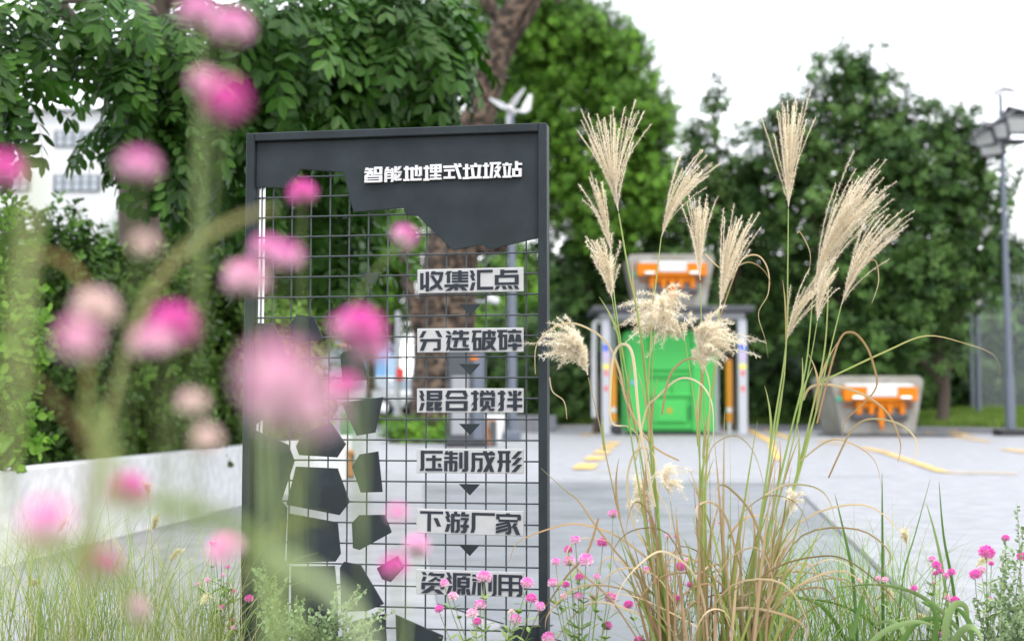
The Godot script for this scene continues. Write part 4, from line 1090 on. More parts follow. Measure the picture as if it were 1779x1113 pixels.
func make_bed_plants() -> void:
	var g1 := Color(0.20, 0.32, 0.08)
	var g2 := Color(0.42, 0.48, 0.18)
	var st := Color(0.62, 0.57, 0.32)
	tuft(floor_under(60, 3.5), "yellow-green fine grass tuft at the lower left corner", 330, 0.34, Vector2(0.20, 0.50), 0.13, 0.0026, g1, st, 3)
	tuft(floor_under(250, 3.55), "fine pale grass tuft in front of the low wall, left of the sign", 360, 0.26, Vector2(0.18, 0.44), 0.12, 0.0024, g1, g2, 3)
	tuft(floor_under(370, 3.4), "low straw-tinged grass tuft at the sign's far post", 140, 0.10, Vector2(0.10, 0.32), 0.10, 0.0020, g1, st, 1)
	tuft(floor_under(1440, 3.3), "fine bright green grass tuft at the foot of the tall silver grass", 420, 0.20, Vector2(0.18, 0.46), 0.11, 0.0026, g1, Color(0.36, 0.50, 0.16), 2)
	tuft(floor_under(1590, 3.35), "sparse fine green grass tuft before the pale paving on the right", 150, 0.16, Vector2(0.12, 0.42), 0.10, 0.0018, g1, Color(0.40, 0.50, 0.20), 2)
	tuft(floor_under(1270, 3.35), "thin green grass between the two silver grass clumps", 150, 0.16, Vector2(0.12, 0.40), 0.10, 0.0022, g1, g2)
	var lush := Color(0.10, 0.19, 0.05)
	var pale := Color(0.19, 0.27, 0.11)
	strap_plant(floor_under(1560, 3.2), "strap-leaved plant with upright green blades before the paving joint", [
		[[[1490, 1113], [1482, 1000], [1468, 930], [1451, 858]], 0.006, lush], [[[1535, 1113], [1534, 980], [1533, 822]], 0.006, lush],
		[[[1560, 1113], [1570, 1000], [1590, 930], [1617, 832]], 0.0035, lush], [[[1668, 1113], [1655, 1010], [1640, 930], [1632, 836]], 0.0055, lush],
		[[[1655, 1113], [1640, 1000], [1626, 930], [1610, 874]], 0.0065, pale], [[[1545, 1113], [1500, 1070], [1440, 1045], [1370, 1040]], 0.006, lush],
		[[[1480, 1113], [1490, 1070], [1505, 1020], [1512, 980]], 0.009, lush], [[[1470, 1113], [1440, 1065], [1400, 1040], [1290, 1022]], 0.008, lush]], 3.2)
	strap_plant(floor_under(1650, 3.0), "strap-leaved plant with broad arching pale green leaves at the bottom right", [
		[[[1700, 1140], [1650, 1075], [1590, 1030], [1520, 1015], [1450, 1022]], 0.008, pale], [[[1642, 1130], [1645, 1080], [1660, 1050], [1680, 1058], [1682, 1113]], 0.014, pale],
		[[[1650, 1130], [1672, 1095], [1695, 1092], [1715, 1130]], 0.012, pale], [[[1560, 1130], [1590, 1085], [1630, 1075], [1660, 1100]], 0.010, lush],
		[[[1500, 1130], [1540, 1095], [1590, 1080], [1630, 1088]], 0.010, pale], [[[1620, 1130], [1628, 1080], [1618, 1050], [1600, 1045]], 0.009, lush],
		[[[1690, 1130], [1686, 1085], [1668, 1060], [1655, 1060]], 0.010, lush], [[[1580, 1130], [1570, 1095], [1545, 1078], [1510, 1092]], 0.009, pale]], 3.0)
	var sage := Color(0.25, 0.34, 0.18)
	herb("pale_shrub", "pale sage-green shrub in front of the sign's lower far corner", floor_under(500, 3.15), [[456, 972], [440, 1005], [478, 1000], [468, 1040], [500, 1050], [528, 1038], [545, 1075], [575, 1060], [600, 1045], [626, 1016], [612, 1070], [650, 1080], [690, 1062], [520, 1090], [470, 1090], [640, 1105], [668, 1090]], 3.15, 0.0145, sage)
	herb("pale_shrub", "pale sage-green shrub at the lower right corner of the bed", floor_under(1745, 3.0), [[1768, 876], [1778, 930], [1745, 965], [1735, 1000], [1760, 1010], [1715, 1030], [1700, 1060], [1775, 1040], [1740, 1070], [1690, 1090], [1775, 1090], [1720, 1100]], 3.05, 0.014, sage)
	# blurred blades and leaves just before the lens
	var blur := [
		["broad blurred pale green leaf blade rising along the left edge", 0.46, [[62, 270], [40, 480], [22, 700], [-30, 1113]], 0.0095, Color(0.50, 0.55, 0.25)],
		["blurred tan and green arching grass stem from the hedge to the sign's top corner", 0.72, [[478, 362], [420, 378], [340, 420], [280, 480], [230, 580], [190, 720], [120, 1113]], 0.010, Color(0.50, 0.46, 0.22)],
		["blurred brown bent stem beside the pale globe flowers", 0.70, [[40, 440], [95, 445], [130, 470], [150, 520], [150, 700], [130, 1113]], 0.006, Color(0.42, 0.30, 0.12)],
		["blurred brown diagonal stem low before the hedge", 0.66, [[30, 630], [80, 680], [130, 740], [200, 840], [330, 1113]], 0.0055, Color(0.42, 0.30, 0.15)],
		["blurred olive blade crossing the sign's lower far corner", 0.60, [[560, 640], [540, 760], [500, 900], [470, 1113]], 0.006, Color(0.24, 0.28, 0.07)],
		["blurred curved olive stem before the polygon plates", 0.75, [[568, 905], [545, 900], [500, 915], [440, 950], [390, 1113]], 0.006, Color(0.42, 0.42, 0.14)],
		["broad blurred whitish green leaf across the sign's foot", 0.52, [[400, 900], [470, 960], [540, 1000], [610, 1060], [650, 1140]], 0.015, Color(0.52, 0.62, 0.36)],
		["broad blurred light green leaf low at the bottom left", 0.50, [[210, 870], [300, 880], [390, 905], [450, 960], [470, 1113]], 0.022, Color(0.44, 0.54, 0.24)],
		["blurred yellow-green leaf in the lower left corner", 0.44, [[10, 960], [80, 950], [170, 975], [240, 1040], [260, 1140]], 0.020, Color(0.46, 0.52, 0.22)],
		["blurred light green leaf over the near part of the low wall", 0.50, [[150, 700], [180, 760], [190, 830], [170, 920], [110, 1113]], 0.012, Color(0.42, 0.50, 0.20)],
	]
	for q in blur:
		var line := path(q[2], q[1], r_(-0.05, 0.05))
		var last := line[line.size() - 1]
		var first := line[0]
		var low := last if last.y < first.y else first
		var root := Vector3(low.x, -0.02, low.z)
		var s := thing("grass_stalk", q[0], "grass", root, "blurred blades close to the camera")
		var pts := PackedVector3Array()
		for p in line:
			pts.append(p - root)
		pts.append(Vector3(0, low.y * 0.4, 0))
		pts.append(Vector3.ZERO)
		var g := Geo.new()
		g.twisted(pts, [q[3] * 0.22, q[3] * 0.42, q[3] * 0.42, q[3] * 0.30, q[3] * 0.15], r_(-0.5, 0.5), r_(-0.9, 0.9), [q[4] * 0.7, q[4] * 0.7, q[4] * 0.62])
		part(g, "leaf", M.blade, s)


# ---------------------------------------------------------------- trees and hedges
var SPRAYS := []       # twigs with simple leaves
var FROND: ArrayMesh   # hanging pinnate leaf
var ROUND: ArrayMesh   # rosette of rounded leaves

func make_sprays() -> void:
	for kind in 3:
		var g := Geo.new()
		var many: int = [9, 12, 7][kind]
		for k in many:
			var f := 0.15 + 0.85 * k / many
			var a := k * 2.4
			var p := Vector3(0, f * 0.30 - f * f * 0.05, 0.04 * f)
			var o := Vector3(cos(a), 0.0, sin(a))
			g.col = Color.WHITE * r_(0.75, 1.2)
			g.leaf(p, o + Vector3(0, 0.35 + r_(-0.5, 0.3), 0), Vector3.UP, [0.13, 0.10, 0.17][kind] * r_(0.8, 1.15), [0.055, 0.034, 0.07][kind] * r_(0.85, 1.15), 0.15)
		g.col = Color(0.5, 0.4, 0.25)
		g.tube(PackedVector3Array([Vector3.ZERO, Vector3(0, 0.14, 0.01), Vector3(0, 0.26, 0.04)]), [0.004, 0.003, 0.002], 3, false)
		SPRAYS.append(g.mesh())
	# pinnate leaf along +z, drooping
	var g := Geo.new()
	var rachis := bez(Vector3.ZERO, Vector3(0, 0.02, 0.12), Vector3(0, -0.07, 0.22), 6)
	g.col = Color(0.7, 0.8, 0.5)
	g.tube(rachis, [0.0016, 0.0012, 0.0008], 3, false)
	for k in range(1, 7):
		var d := (rachis[k] - rachis[k - 1]).normalized()
		for e in [-1.0, 1.0]:
			g.col = Color.WHITE * r_(0.8, 1.2)
			g.leaf(rachis[k], (Vector3(e, 0, 0) + d * 0.55 + Vector3(0, r_(-0.5, -0.1), 0)).normalized(), Vector3(r_(-0.3, 0.3), 1, r_(-0.2, 0.4)), r_(0.062, 0.082), r_(0.029, 0.036), 0.1)
	g.leaf(rachis[6], rachis[6] - rachis[5], Vector3.UP, 0.075, 0.032)
	FROND = g.mesh()
	g = Geo.new()
	for k in 8:
		var a := k * 2.4
		g.col = Color.WHITE * r_(0.8, 1.2)
		g.leaf(Vector3(0, 0.012 * k, 0), Vector3(cos(a), 0.4 + 0.08 * k, sin(a)), Vector3.UP, r_(0.045, 0.06), r_(0.026, 0.032), 0.1)
	ROUND = g.mesh()

func tint(a: Color, b: Color, jitter: float) -> Color:
	var c := a.lerp(b, rng.randf())
	return c * r_(1.0 - jitter, 1.0 + jitter)

func blob(xfs: Array, cols: Array, centre: Vector3, radii: Vector3, clumps: int, per: int, size: float, scale: float, a: Color, b: Color, shell := 0.5, droop := 0.0) -> void:
	for k in clumps:
		var o := ball()
		var q := pow(rng.randf(), 0.45)
		q = lerpf(shell, 1.0, q) if rng.randf() < 0.8 else rng.randf()
		var c := centre + o * radii * q
		var ca := a.lerp(b, rng.randf())
		for e in per:
			var w := ball() * pow(rng.randf(), 0.5) * size
			var p := c + w * Vector3(1.15, 0.75, 1.15)
			var up := (o * 0.7 + w / size * 0.7 + Vector3(0, 0.45 - droop, 0) + ball() * 0.45).normalized()
			var bs := Basis(Quaternion(Vector3.UP, up)) * Basis(Vector3.UP, r_(0, TAU))
			xfs.append(Transform3D(bs.scaled(Vector3.ONE * scale * r_(0.75, 1.25)), p))
			cols.append(ca * r_(0.55, 1.5))

func px_blob(xfs: Array, cols: Array, x: float, y: float, rx: float, ry: float, d: float, deep: float, clumps: int, per: int, size: float, scale: float, a: Color, b: Color, shell := 0.5, droop := 0.0) -> void:
	blob(xfs, cols, at(x, y, d), Vector3(rx * d / FOCAL, ry * d / FOCAL, deep), clumps, per, size, scale, a, b, shell, droop)

func limb(g: Geo, p: PackedVector3Array, r0: float, r1: float, sides := 9) -> void:
	var line := smooth(p, 4)
	var rs := []
	for k in line.size():
		rs.append(lerpf(r0, r1, float(k) / (line.size() - 1)) * r_(0.93, 1.07))
	g.tube(line, rs, sides)

func frond_xf(p: Vector3, out: Vector3, scale: float) -> Transform3D:
	var z := (out + Vector3(0, -0.45, 0) + ball() * 0.35).normalized()
	var x := Vector3.UP.cross(z).normalized()
	if x.length() < 0.1:
		x = Vector3.RIGHT
	var y := z.cross(x)
	return Transform3D(Basis(x, y, z).rotated(z, r_(-0.6, 0.6)).scaled(Vector3.ONE * scale), p)

func make_trees() -> void:
	make_sprays()
	var xfs := []
	var cols := []
	# --- near tree with hanging feather leaves, top left
	var root := floor_under(246, 9.2)
	var s := thing("feather_leaf_tree", "nearest tree with hanging dark feathery leaves over the top left", "tree", root)
	var g := Geo.new()
	limb(g, PackedVector3Array([Vector3.ZERO, Vector3(0.03, 1.0, 0), Vector3(-0.03, 2.0, 0.1), Vector3(0.06, 3.0, 0.3), Vector3(0.3, 4.2, 0.6)]), 0.18, 0.11)
	part(g, "trunk", M.brown_bark, s)
	var limbs := [[[0.06, 2.9, 0.3], [0.7, 3.3, 1.2], [1.1, 3.2, 2.2]], [[0.0, 2.8, 0.25], [-0.3, 3.2, 1.6], [-0.2, 2.9, 3.2]], [[0.2, 3.4, 0.4], [1.4, 3.6, 0.9], [2.6, 3.2, 1.4]], [[0.3, 4.0, 0.6], [1.6, 4.0, 0.2], [2.9, 3.5, 0.1]], [[0.1, 2.6, 0.2], [0.5, 2.9, 1.8], [0.3, 2.6, 3.0]]]
	for q in limbs:
		g = Geo.new()
		limb(g, PackedVector3Array([Vector3(q[0][0], q[0][1], q[0][2]), Vector3(q[1][0], q[1][1], q[1][2]), Vector3(q[2][0], q[2][1], q[2][2])]), 0.07, 0.02, 6)
		part(g, "limb", M.brown_bark, s)
	var tone_a := Color(0.021, 0.062, 0.010)
	var tone_b := Color(0.055, 0.132, 0.018)
	# x, y, half width, half height in pixels; distance; depth; how many
	var boughs := [
		[10, 30, 75, 55, 5.2, 0.35, 50], [22, 110, 38, 55, 5.0, 0.25, 34], [8, 155, 22, 40, 4.9, 0.15, 20], [150, 5, 110, 30, 5.4, 0.35, 46],
		[265, 60, 62, 70, 5.8, 0.4, 70], [248, 150, 55, 70, 5.8, 0.35, 74], [232, 205, 48, 32, 5.8, 0.3, 36], [285, 210, 55, 45, 6.0, 0.3, 32],
		[330, 60, 80, 80, 6.2, 0.4, 44], [345, 215, 40, 35, 6.2, 0.2, 16], [450, 50, 120, 75, 6.6, 0.5, 100], [450, 150, 80, 70, 6.8, 0.4, 80], [395, 250, 45, 60, 6.8, 0.3, 26], [430, 330, 40, 70, 7.2, 0.3, 40],
		[560, 40, 130, 80, 7.2, 0.5, 120], [560, 150, 120, 80, 7.4, 0.5, 130], [680, 60, 110, 70, 7.4, 0.5, 120], [700, 30, 70, 60, 7.6, 0.4, 90],
		[715, 120, 65, 70, 7.8, 0.4, 80], [680, 170, 80, 60, 7.8, 0.4, 80], [715, 190, 40, 42, 8.0, 0.3, 36], [540, 205, 90, 35, 7.8, 0.4, 60], [560, 370, 60, 80, 8.2, 0.4, 70],
		[480, 350, 60, 90, 8.4, 0.4, 60], [600, 450, 30, 40, 8.4, 0.3, 16], [620, 250, 80, 60, 8.2, 0.4, 60], [790, 5, 25, 20, 8.0, 0.3, 10]]
	boughs.append_array([[245, 240, 45, 36, 5.8, 0.3, 34], [300, 150, 45, 60, 6.0, 0.3, 34]])
	for q in boughs:
		var centre := at(q[0], q[1], q[4])
		for k in int(q[6] * (0.55 if q[0] < 420 and q[1] < 260 else 0.95)):
			var o := ball() * pow(rng.randf(), 0.4)
			var p := centre + o * Vector3(q[2] * q[4] / FOCAL, q[3] * q[4] / FOCAL, q[5])
			xfs.append(frond_xf(p - root, o + Vector3(0, -0.25, 0.25), r_(0.85, 1.25) * (1.0 if q[4] < 6.5 else 1.3)))
			cols.append(tint(tone_a, tone_b, 0.35))
	scatter("crown", FROND, M.leaf, xfs, cols, s)

	# --- big street tree behind the sign
	root = floor_under(768, 26.0)
	s = thing("street_tree", "tall bright green tree with thick leaning brown trunk behind the sign", "tree", root)
	g = Geo.new()
	var trunk := PackedVector3Array()
	var tr := []
	for q in [[765, 770, 64], [768, 700, 54], [774, 560, 50], [790, 420, 45], [815, 260, 34], [838, 180, 29], [866, 90, 25], [900, 20, 23], [955, -60, 18]]:
		trunk.append(at(q[0], q[1], 26.0) - root)
		tr.append(q[2] * 26.0 / FOCAL)
	trunk[0].y = -0.1
	var line := smooth(trunk, 4)
	var rs := []
	for k in line.size():
		var i := k / 4
		rs.append(lerpf(tr[i], tr[mini(i + 1, tr.size() - 1)], (k % 4) / 4.0) * r_(0.94, 1.06))
	g.tube(line, rs, 22)
	for k in g.v.size():
		g.v[k] += g.n[k] * 0.05 * (sin(g.n[k].x * 7.0 + g.v[k].y * 0.8) + 0.6 * sin(g.n[k].z * 11.0 - g.v[k].y * 1.7))
	part(g, "trunk", M.bark, s)
	for q in [[[800, 470], [742, 330], [725, 240], [700, 120], 0.22], [[860, 110], [900, 60], [930, 10], [960, -60], 0.10], [[815, 430], [838, 430], [870, 425], [905, 405], 0.2], [[880, 60], [830, -20], [780, -60], [700, -80], 0.15], [[776, 560], [745, 620], [715, 520], [700, 430], 0.17]]:
		g = Geo.new()
		var pts := PackedVector3Array()
		for k in 4:
			pts.append(at(q[k][0], q[k][1], 26.0 - 0.15 * k) - root)
		limb(g, pts, q[4], q[4] * 0.55)
		part(g, "limb", M.bark, s)
	xfs = []
	cols = []
	var ga := Color(0.055, 0.14, 0.018)
	var gb := Color(0.17, 0.34, 0.035)
	for q in [[990, 90, 90, 100, 31.0, 1.6, 100, 0.4], [1080, 200, 88, 100, 31.0, 1.4, 85, 0.5], [950, 220, 70, 110, 31.0, 1.2, 75, 0.55], [1000, 320, 80, 80, 31.0, 1.2, 70, 0.35], [1105, 290, 45, 60, 31.0, 1.0, 34, 0.3], [930, 30, 90, 70, 30.5, 1.2, 60, 0.4], [700, 120, 190, 160, 29, 1.5, 120, 0.2], [590, 260, 90, 90, 29, 1.0, 44, 0.4], [1060, 400, 60, 50, 31, 0.9, 30, 0.1], [850, 320, 60, 90, 33, 1.0, 40, 0.3], [900, 160, 60, 110, 33, 1.0, 60, 0.35], [800, 60, 90, 90, 31, 1.0, 50, 0.3], [1125, 330, 45, 80, 31, 0.9, 36, 0.3], [1135, 215, 35, 55, 31, 0.8, 22, 0.4], [1060, 110, 75, 75, 31, 1.0, 60, 0.4]]:
		px_blob(xfs, cols, q[0], q[1], q[2], q[3], q[4], q[5], int(q[6] * 3.6), 5, 0.3, 1.05, ga.lerp(gb, 0.08), ga.lerp(gb, 0.72), 0.1)
	for k in xfs.size():
		xfs[k].origin -= root
	scatter("crown", SPRAYS[1], M.leaf, xfs, cols, s)

	# --- the broad dark trees behind the refuse station
	var da := Color(0.024, 0.060, 0.018)
	var db := Color(0.10, 0.19, 0.045)
	var trees := [
		["broad-leaved tree with the highest crown, right of centre", 1450, 34.0, [[1475, 200, 105, 100, 84], [1400, 300, 135, 115, 110], [1560, 290, 125, 120, 104], [1480, 430, 170, 130, 150], [1440, 560, 160, 90, 96], [1490, 125, 75, 55, 32], [1385, 235, 70, 70, 36], [1590, 225, 70, 65, 36]]],
		["broad-leaved tree behind the raised bin, with a thin leafy spire on top", 1270, 35.0, [[1290, 315, 100, 88, 78], [1235, 375, 95, 100, 80], [1350, 410, 110, 120, 100], [1270, 520, 125, 90, 96], [1238, 178, 12, 45, 7], [1215, 260, 40, 50, 18]]],
		["wide tree with hanging branches beside the solar lamp post", 1640, 33.0, [[1620, 310, 100, 100, 76], [1660, 420, 100, 120, 92], [1590, 480, 110, 120, 96], [1560, 600, 110, 65, 66], [1690, 240, 70, 55, 32], [1715, 330, 55, 70, 28], [1725, 450, 55, 70, 30]]],
		["shaded tree just right of the sign's top corner", 1040, 32.0, [[1010, 440, 80, 90, 62], [1090, 430, 80, 90, 60], [1030, 560, 90, 80, 66], [1120, 520, 60, 80, 44], [1150, 380, 55, 70, 34], [1190, 470, 60, 80, 40]]],
	]
	for q in trees:
		root = floor_under(q[1], q[2])
		s = thing("broad_leaved_tree", q[0], "tree", root, "broad-leaved trees behind the refuse station")
		g = Geo.new()
		var top := at(q[3][0][0], q[3][0][1] + 60, q[2]) - root
		limb(g, PackedVector3Array([Vector3(0, -0.05, 0), Vector3(0.1, 1.4, 0), Vector3(top.x * 0.4, top.y * 0.5, 0.1), top]), 0.17, 0.06)
		part(g, "trunk", M.brown_bark, s)
		for b in q[3]:
			g = Geo.new()
			var e := at(b[0], b[1], q[2]) - root
			limb(g, PackedVector3Array([Vector3(0.05, 1.2, 0), Vector3(e.x * 0.5, lerpf(1.2, e.y, 0.65), 0), e]), 0.11, 0.03, 6)
			part(g, "limb", M.brown_bark, s)
		xfs = []
		cols = []
		for b in q[3]:
			px_blob(xfs, cols, b[0], b[1], b[2] * 1.08, b[3] * 1.08, q[2], b[2] * q[2] / FOCAL * 0.6, int(b[4] * 2.05), 4, 0.28, 0.98, da, db, 0.05)
		for k in xfs.size():
			xfs[k].origin -= root
		scatter("crown", SPRAYS[2], M.leaf, xfs, cols, s)
	# --- understorey shrubs behind the station
	var shrubs := [
		["low dark shrub behind the station's far left post", 985, 38, 70, 70], ["low dark shrub behind the green bin", 1120, 39, 90, 80], ["low dark shrub right of the station posts", 1340, 38, 80, 80], ["low dark shrub behind the ground-level bin", 1450, 39, 90, 85],
		["low dark shrub between the ground-level bin and the camera pole", 1585, 38, 80, 80], ["low dark shrub beside the red box", 1665, 39, 55, 60], ["low green shrub beyond the foot of the turbine pole", 915, 37, 60, 70]]
	for q in shrubs:
		root = floor_under(q[1], q[2])
		s = thing("shrub", q[0], "shrub", root, "low shrubs behind the refuse station")
		g = Geo.new()
		for k in 3:
			limb(g, PackedVector3Array([Vector3(0.1 * k - 0.1, 0, 0), Vector3(0.3 * k - 0.3, 0.5, 0), Vector3(0.5 * k - 0.5, 1.3, r_(-0.3, 0.3))]), 0.05, 0.02, 5)
		part(g, "stem", M.brown_bark, s)
		xfs = []
		cols = []
		var pxm: float = q[2] / FOCAL
		blob(xfs, cols, Vector3(0, 1.15, 0), Vector3(q[3] * pxm, 1.2, 0.9), 60, 22, 0.45, 1.25, da, db, 0.3)
		blob(xfs, cols, Vector3(0, 2.3, -0.6), Vector3(q[3] * pxm, 1.0, 0.7), 40, 22, 0.5, 1.4, da, db, 0.3)
		scatter("crown", SPRAYS[0], M.leaf, xfs, cols, s)
	# the distant wood that closes the view
	xfs = []
	cols = []
	for k in 26:
		var x := 880.0 + 40.0 * k
		px_blob(xfs, cols, x, r_(540, 570), 60, r_(70, 100), 47 + r_(-2, 2), 1.5, 45, 18, 0.8, 2.2, da, db, 0.2)
		px_blob(xfs, cols, x, 620, 60, 90, 46, 1.2, 26, 18, 0.8, 2.2, da, db, 0.2)
	var wood := scatter("wood", SPRAYS[2], M.leaf, xfs, cols, self)
	wood.set_meta("kind", "stuff")
	wood.set_meta("label", "distant dark wood closing the view behind the yard")
	wood.set_meta("category", "wood")

	# --- hedge shrubs above the low wall, left
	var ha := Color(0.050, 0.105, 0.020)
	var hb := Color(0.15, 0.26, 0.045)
	var hedge := [
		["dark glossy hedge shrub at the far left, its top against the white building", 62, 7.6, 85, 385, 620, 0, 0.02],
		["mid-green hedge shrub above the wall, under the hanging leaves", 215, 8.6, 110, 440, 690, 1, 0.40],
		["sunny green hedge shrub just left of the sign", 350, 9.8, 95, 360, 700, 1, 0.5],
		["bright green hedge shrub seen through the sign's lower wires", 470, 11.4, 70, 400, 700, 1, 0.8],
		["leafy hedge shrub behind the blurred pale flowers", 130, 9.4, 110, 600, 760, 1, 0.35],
	]
	for q in hedge:
		root = floor_under(q[1], q[2])
		s = thing("hedge_shrub", q[0], "shrub", root, "hedge shrubs above the low wall")
		g = Geo.new()
		var top := at(q[1], q[4], q[2]).y
		for k in 4:
			limb(g, PackedVector3Array([Vector3(0.08 * k - 0.12, 0, 0), Vector3(0.15 * k - 0.22, top * 0.4, 0), Vector3(0.25 * k - 0.37, top * 0.85, r_(-0.15, 0.15))]), 0.022, 0.008, 5)
		part(g, "stem", M.brown_bark, s)
		xfs = []
		cols = []
		var pxm: float = q[2] / FOCAL
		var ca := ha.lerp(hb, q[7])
		var wide: float = q[3] * pxm
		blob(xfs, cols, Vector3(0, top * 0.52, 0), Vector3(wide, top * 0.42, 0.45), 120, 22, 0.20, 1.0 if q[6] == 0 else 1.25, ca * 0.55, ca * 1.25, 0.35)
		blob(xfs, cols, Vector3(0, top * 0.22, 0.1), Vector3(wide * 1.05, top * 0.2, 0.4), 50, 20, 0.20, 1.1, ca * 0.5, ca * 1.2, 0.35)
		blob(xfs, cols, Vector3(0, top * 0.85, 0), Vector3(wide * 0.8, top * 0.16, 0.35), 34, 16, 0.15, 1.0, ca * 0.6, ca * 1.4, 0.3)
		scatter("crown", ROUND, M.leaf, xfs, cols, s)
	# small fresh shrub that leans over the wall at the left edge
	root = floor_under(-22, 5.5)
	s = thing("hedge_shrub", "fresh light green shrub with rounded leaves at the left edge, over the wall", "shrub", root, "hedge shrubs above the low wall")
	g = Geo.new()
	xfs = []
	cols = []
	for q in [[40, 500], [62, 560], [30, 420], [50, 640], [20, 560], [45, 700], [55, 760], [10, 350], [15, 640], [20, 770], [-10, 450], [-20, 600], [-10, 720], [66, 590], [25, 480], [30, 730]]:
		var e := at(q[0], q[1], 5.45 + r_(-0.1, 0.1)) - root
		var pts := PackedVector3Array([Vector3(r_(-0.03, 0.03), 0, 0), Vector3(e.x * 0.4, e.y * 0.7, 0), e])
		limb(g, pts, 0.007, 0.0025, 5)
		var l := smooth(pts, 6)
		for k in range(7, l.size()):
			for e2 in 2:
				xfs.append(Transform3D(Basis(Quaternion(Vector3.UP, (l[k] - l[k - 1] + ball() * 0.06).normalized())).rotated(Vector3.UP, r_(0, TAU)).scaled(Vector3.ONE * r_(0.8, 1.15)), l[k] + ball() * 0.02))
				cols.append(tint(Color(0.09, 0.20, 0.025), Color(0.20, 0.36, 0.05), 0.2))
	part(g, "stem", M.brown_bark, s)
	scatter("crown", ROUND, M.leaf, xfs, cols, s)

	# --- planting seen through the sign: far street trees, mound
	var far := [
		["slim far street tree seen through the sign's upper wires", 520, 52.0, [[520, 470, 70, 90, 40], [590, 420, 70, 80, 40]], 0.35],
		["far light green street tree seen left of the thick trunk", 640, 46.0, [[640, 520, 60, 100, 36], [680, 420, 60, 70, 30]], 0.5],
		["far green street tree seen between thick trunk and pole", 850, 44.0, [[850, 590, 50, 90, 36], [900, 520, 50, 90, 36], [880, 650, 60, 60, 30]], 0.7],
		["far tree beyond the hedge on the left", 330, 40.0, [[330, 300, 80, 60, 30], [390, 380, 60, 90, 30], [300, 420, 90, 60, 30]], 0.55],
	]
	for q in far:
		root = floor_under(q[1], q[2])
		s = thing("far_tree", q[0], "tree", root, "far trees along the street")
		g = Geo.new()
		var t2 := at(q[3][0][0], q[3][0][1], q[2]) - root
		limb(g, PackedVector3Array([Vector3.ZERO, Vector3(0.05, t2.y * 0.5, 0), t2]), 0.2, 0.08, 7)
		part(g, "trunk", M.bark, s)
		xfs = []
		cols = []
		for b in q[3]:
			px_blob(xfs, cols, b[0], b[1], b[2], b[3], q[2], 1.2, int(b[4] * 1.8), 16, 0.6, 1.6, ga.lerp(gb, q[4] * 0.4), ga.lerp(gb, q[4]), 0.3)
		for k in xfs.size():
			xfs[k].origin -= root
		scatter("crown", SPRAYS[0], M.leaf, xfs, cols, s)
	root = floor_under(735, 23.6)
	s = thing("ground_cover", "low green mound of ground cover round the thick trunk's foot", "shrub", root)
	xfs = []
	cols = []
	blob(xfs, cols, Vector3(0, 0.12, 0.2), Vector3(0.62, 0.26, 0.7), 60, 20, 0.14, 0.55, ga, gb, 0.3)
	var mound := Geo.new()
	var ring := 14
	for k in ring:
		var a0 := TAU * k / ring
		var a1 := TAU * (k + 1) / ring
		mound.tri(Vector3(0, 0.3, 0.2), Vector3(cos(a1) * 0.66, 0.0, 0.2 - sin(a1) * 0.7), Vector3(cos(a0) * 0.66, 0.0, 0.2 - sin(a0) * 0.7)) if false else mound.tri(Vector3(0, 0.3, 0.2), Vector3(cos(a0) * 0.66, 0.0, 0.2 - sin(a0) * 0.7), Vector3(cos(a1) * 0.66, 0.0, 0.2 - sin(a1) * 0.7))
	part(mound, "soil_mound", M.soil, s)
	scatter("crown", SPRAYS[1], M.leaf, xfs, cols, s)
	# lawn blades of the verge on the right and behind the station
	xfs = []
	cols = []
	var blade := Geo.new()
	for k in 5:
		var a := TAU * k / 5
		blade.col = Color.WHITE
		blade.tri(Vector3(cos(a) * 0.03 - 0.012, 0, sin(a) * 0.03), Vector3(cos(a) * 0.03 + 0.012, 0, sin(a) * 0.03), Vector3(cos(a) * 0.09, 0.16, sin(a) * 0.09))
	for k in 11000:
		var f := rng.randf()
		var a := lawn_edge(f)
		var back := rng.randf()
		var p := Vector3(a.x, 0.12, a.z - 0.12).lerp(Vector3(a.x, lerpf(0.62, 0.75, f), -44), back * 0.8)
		xfs.append(Transform3D(Basis(Vector3.UP, r_(0, TAU)).scaled(Vector3.ONE * r_(0.6, 1.5)), p))
		cols.append(tint(Color(0.08, 0.15, 0.025), Color(0.20, 0.28, 0.06), 0.2))
	for k in 7000:
		xfs.append(Transform3D(Basis(Vector3.UP, r_(0, TAU)).scaled(Vector3.ONE * r_(0.8, 1.8)), Vector3(r_(-5, 16), 0.11, r_(-41, -36.7))))
		cols.append(tint(Color(0.06, 0.12, 0.02), Color(0.15, 0.22, 0.05), 0.2))
	var grass := scatter("grass", blade.mesh(), M.needle, xfs, cols, self)
	grass.set_meta("kind", "stuff")
	grass.set_meta("label", "short green grass on the verges behind the yard")
	grass.set_meta("category", "grass")


# ---------------------------------------------------------------- walls and buildings
func make_wall() -> void:
	var a := Vector3(-2.34, 0, -4.0)
	var b := Vector3(-1.60, 0, -12.2)
	var s := thing("low_wall", "long low white rendered wall in front of the hedge", "wall", a)
	var d := b - a
	s.rotation.y = atan2(-d.z, d.x)
	var len := d.length() / 7.0
	for k in 7:
		var g := Geo.new()
		g.box(Vector3(len * (k + 0.5), 0.18, 0.07), Vector3(len - 0.006, 0.41, 0.14), 0.006)
		part(g, "panel", M.wall, s)
	var g := Geo.new()
	g.box(Vector3(len * 3.5, 0.17, 0.075), Vector3(len * 7 - 0.01, 0.39, 0.11), 0.003)
	part(g, "core", M.joint, s)
	# planted earth retained by it
	var bank := Geo.new()
	bank.quad(a + Vector3(-0.1, 0.3, 0), b + Vector3(-0.1, 0.3, 0), b + Vector3(-12, 0.5, 0), a + Vector3(-12, 0.5, 0))
	struct(bank, "planted_bank", M.soil)

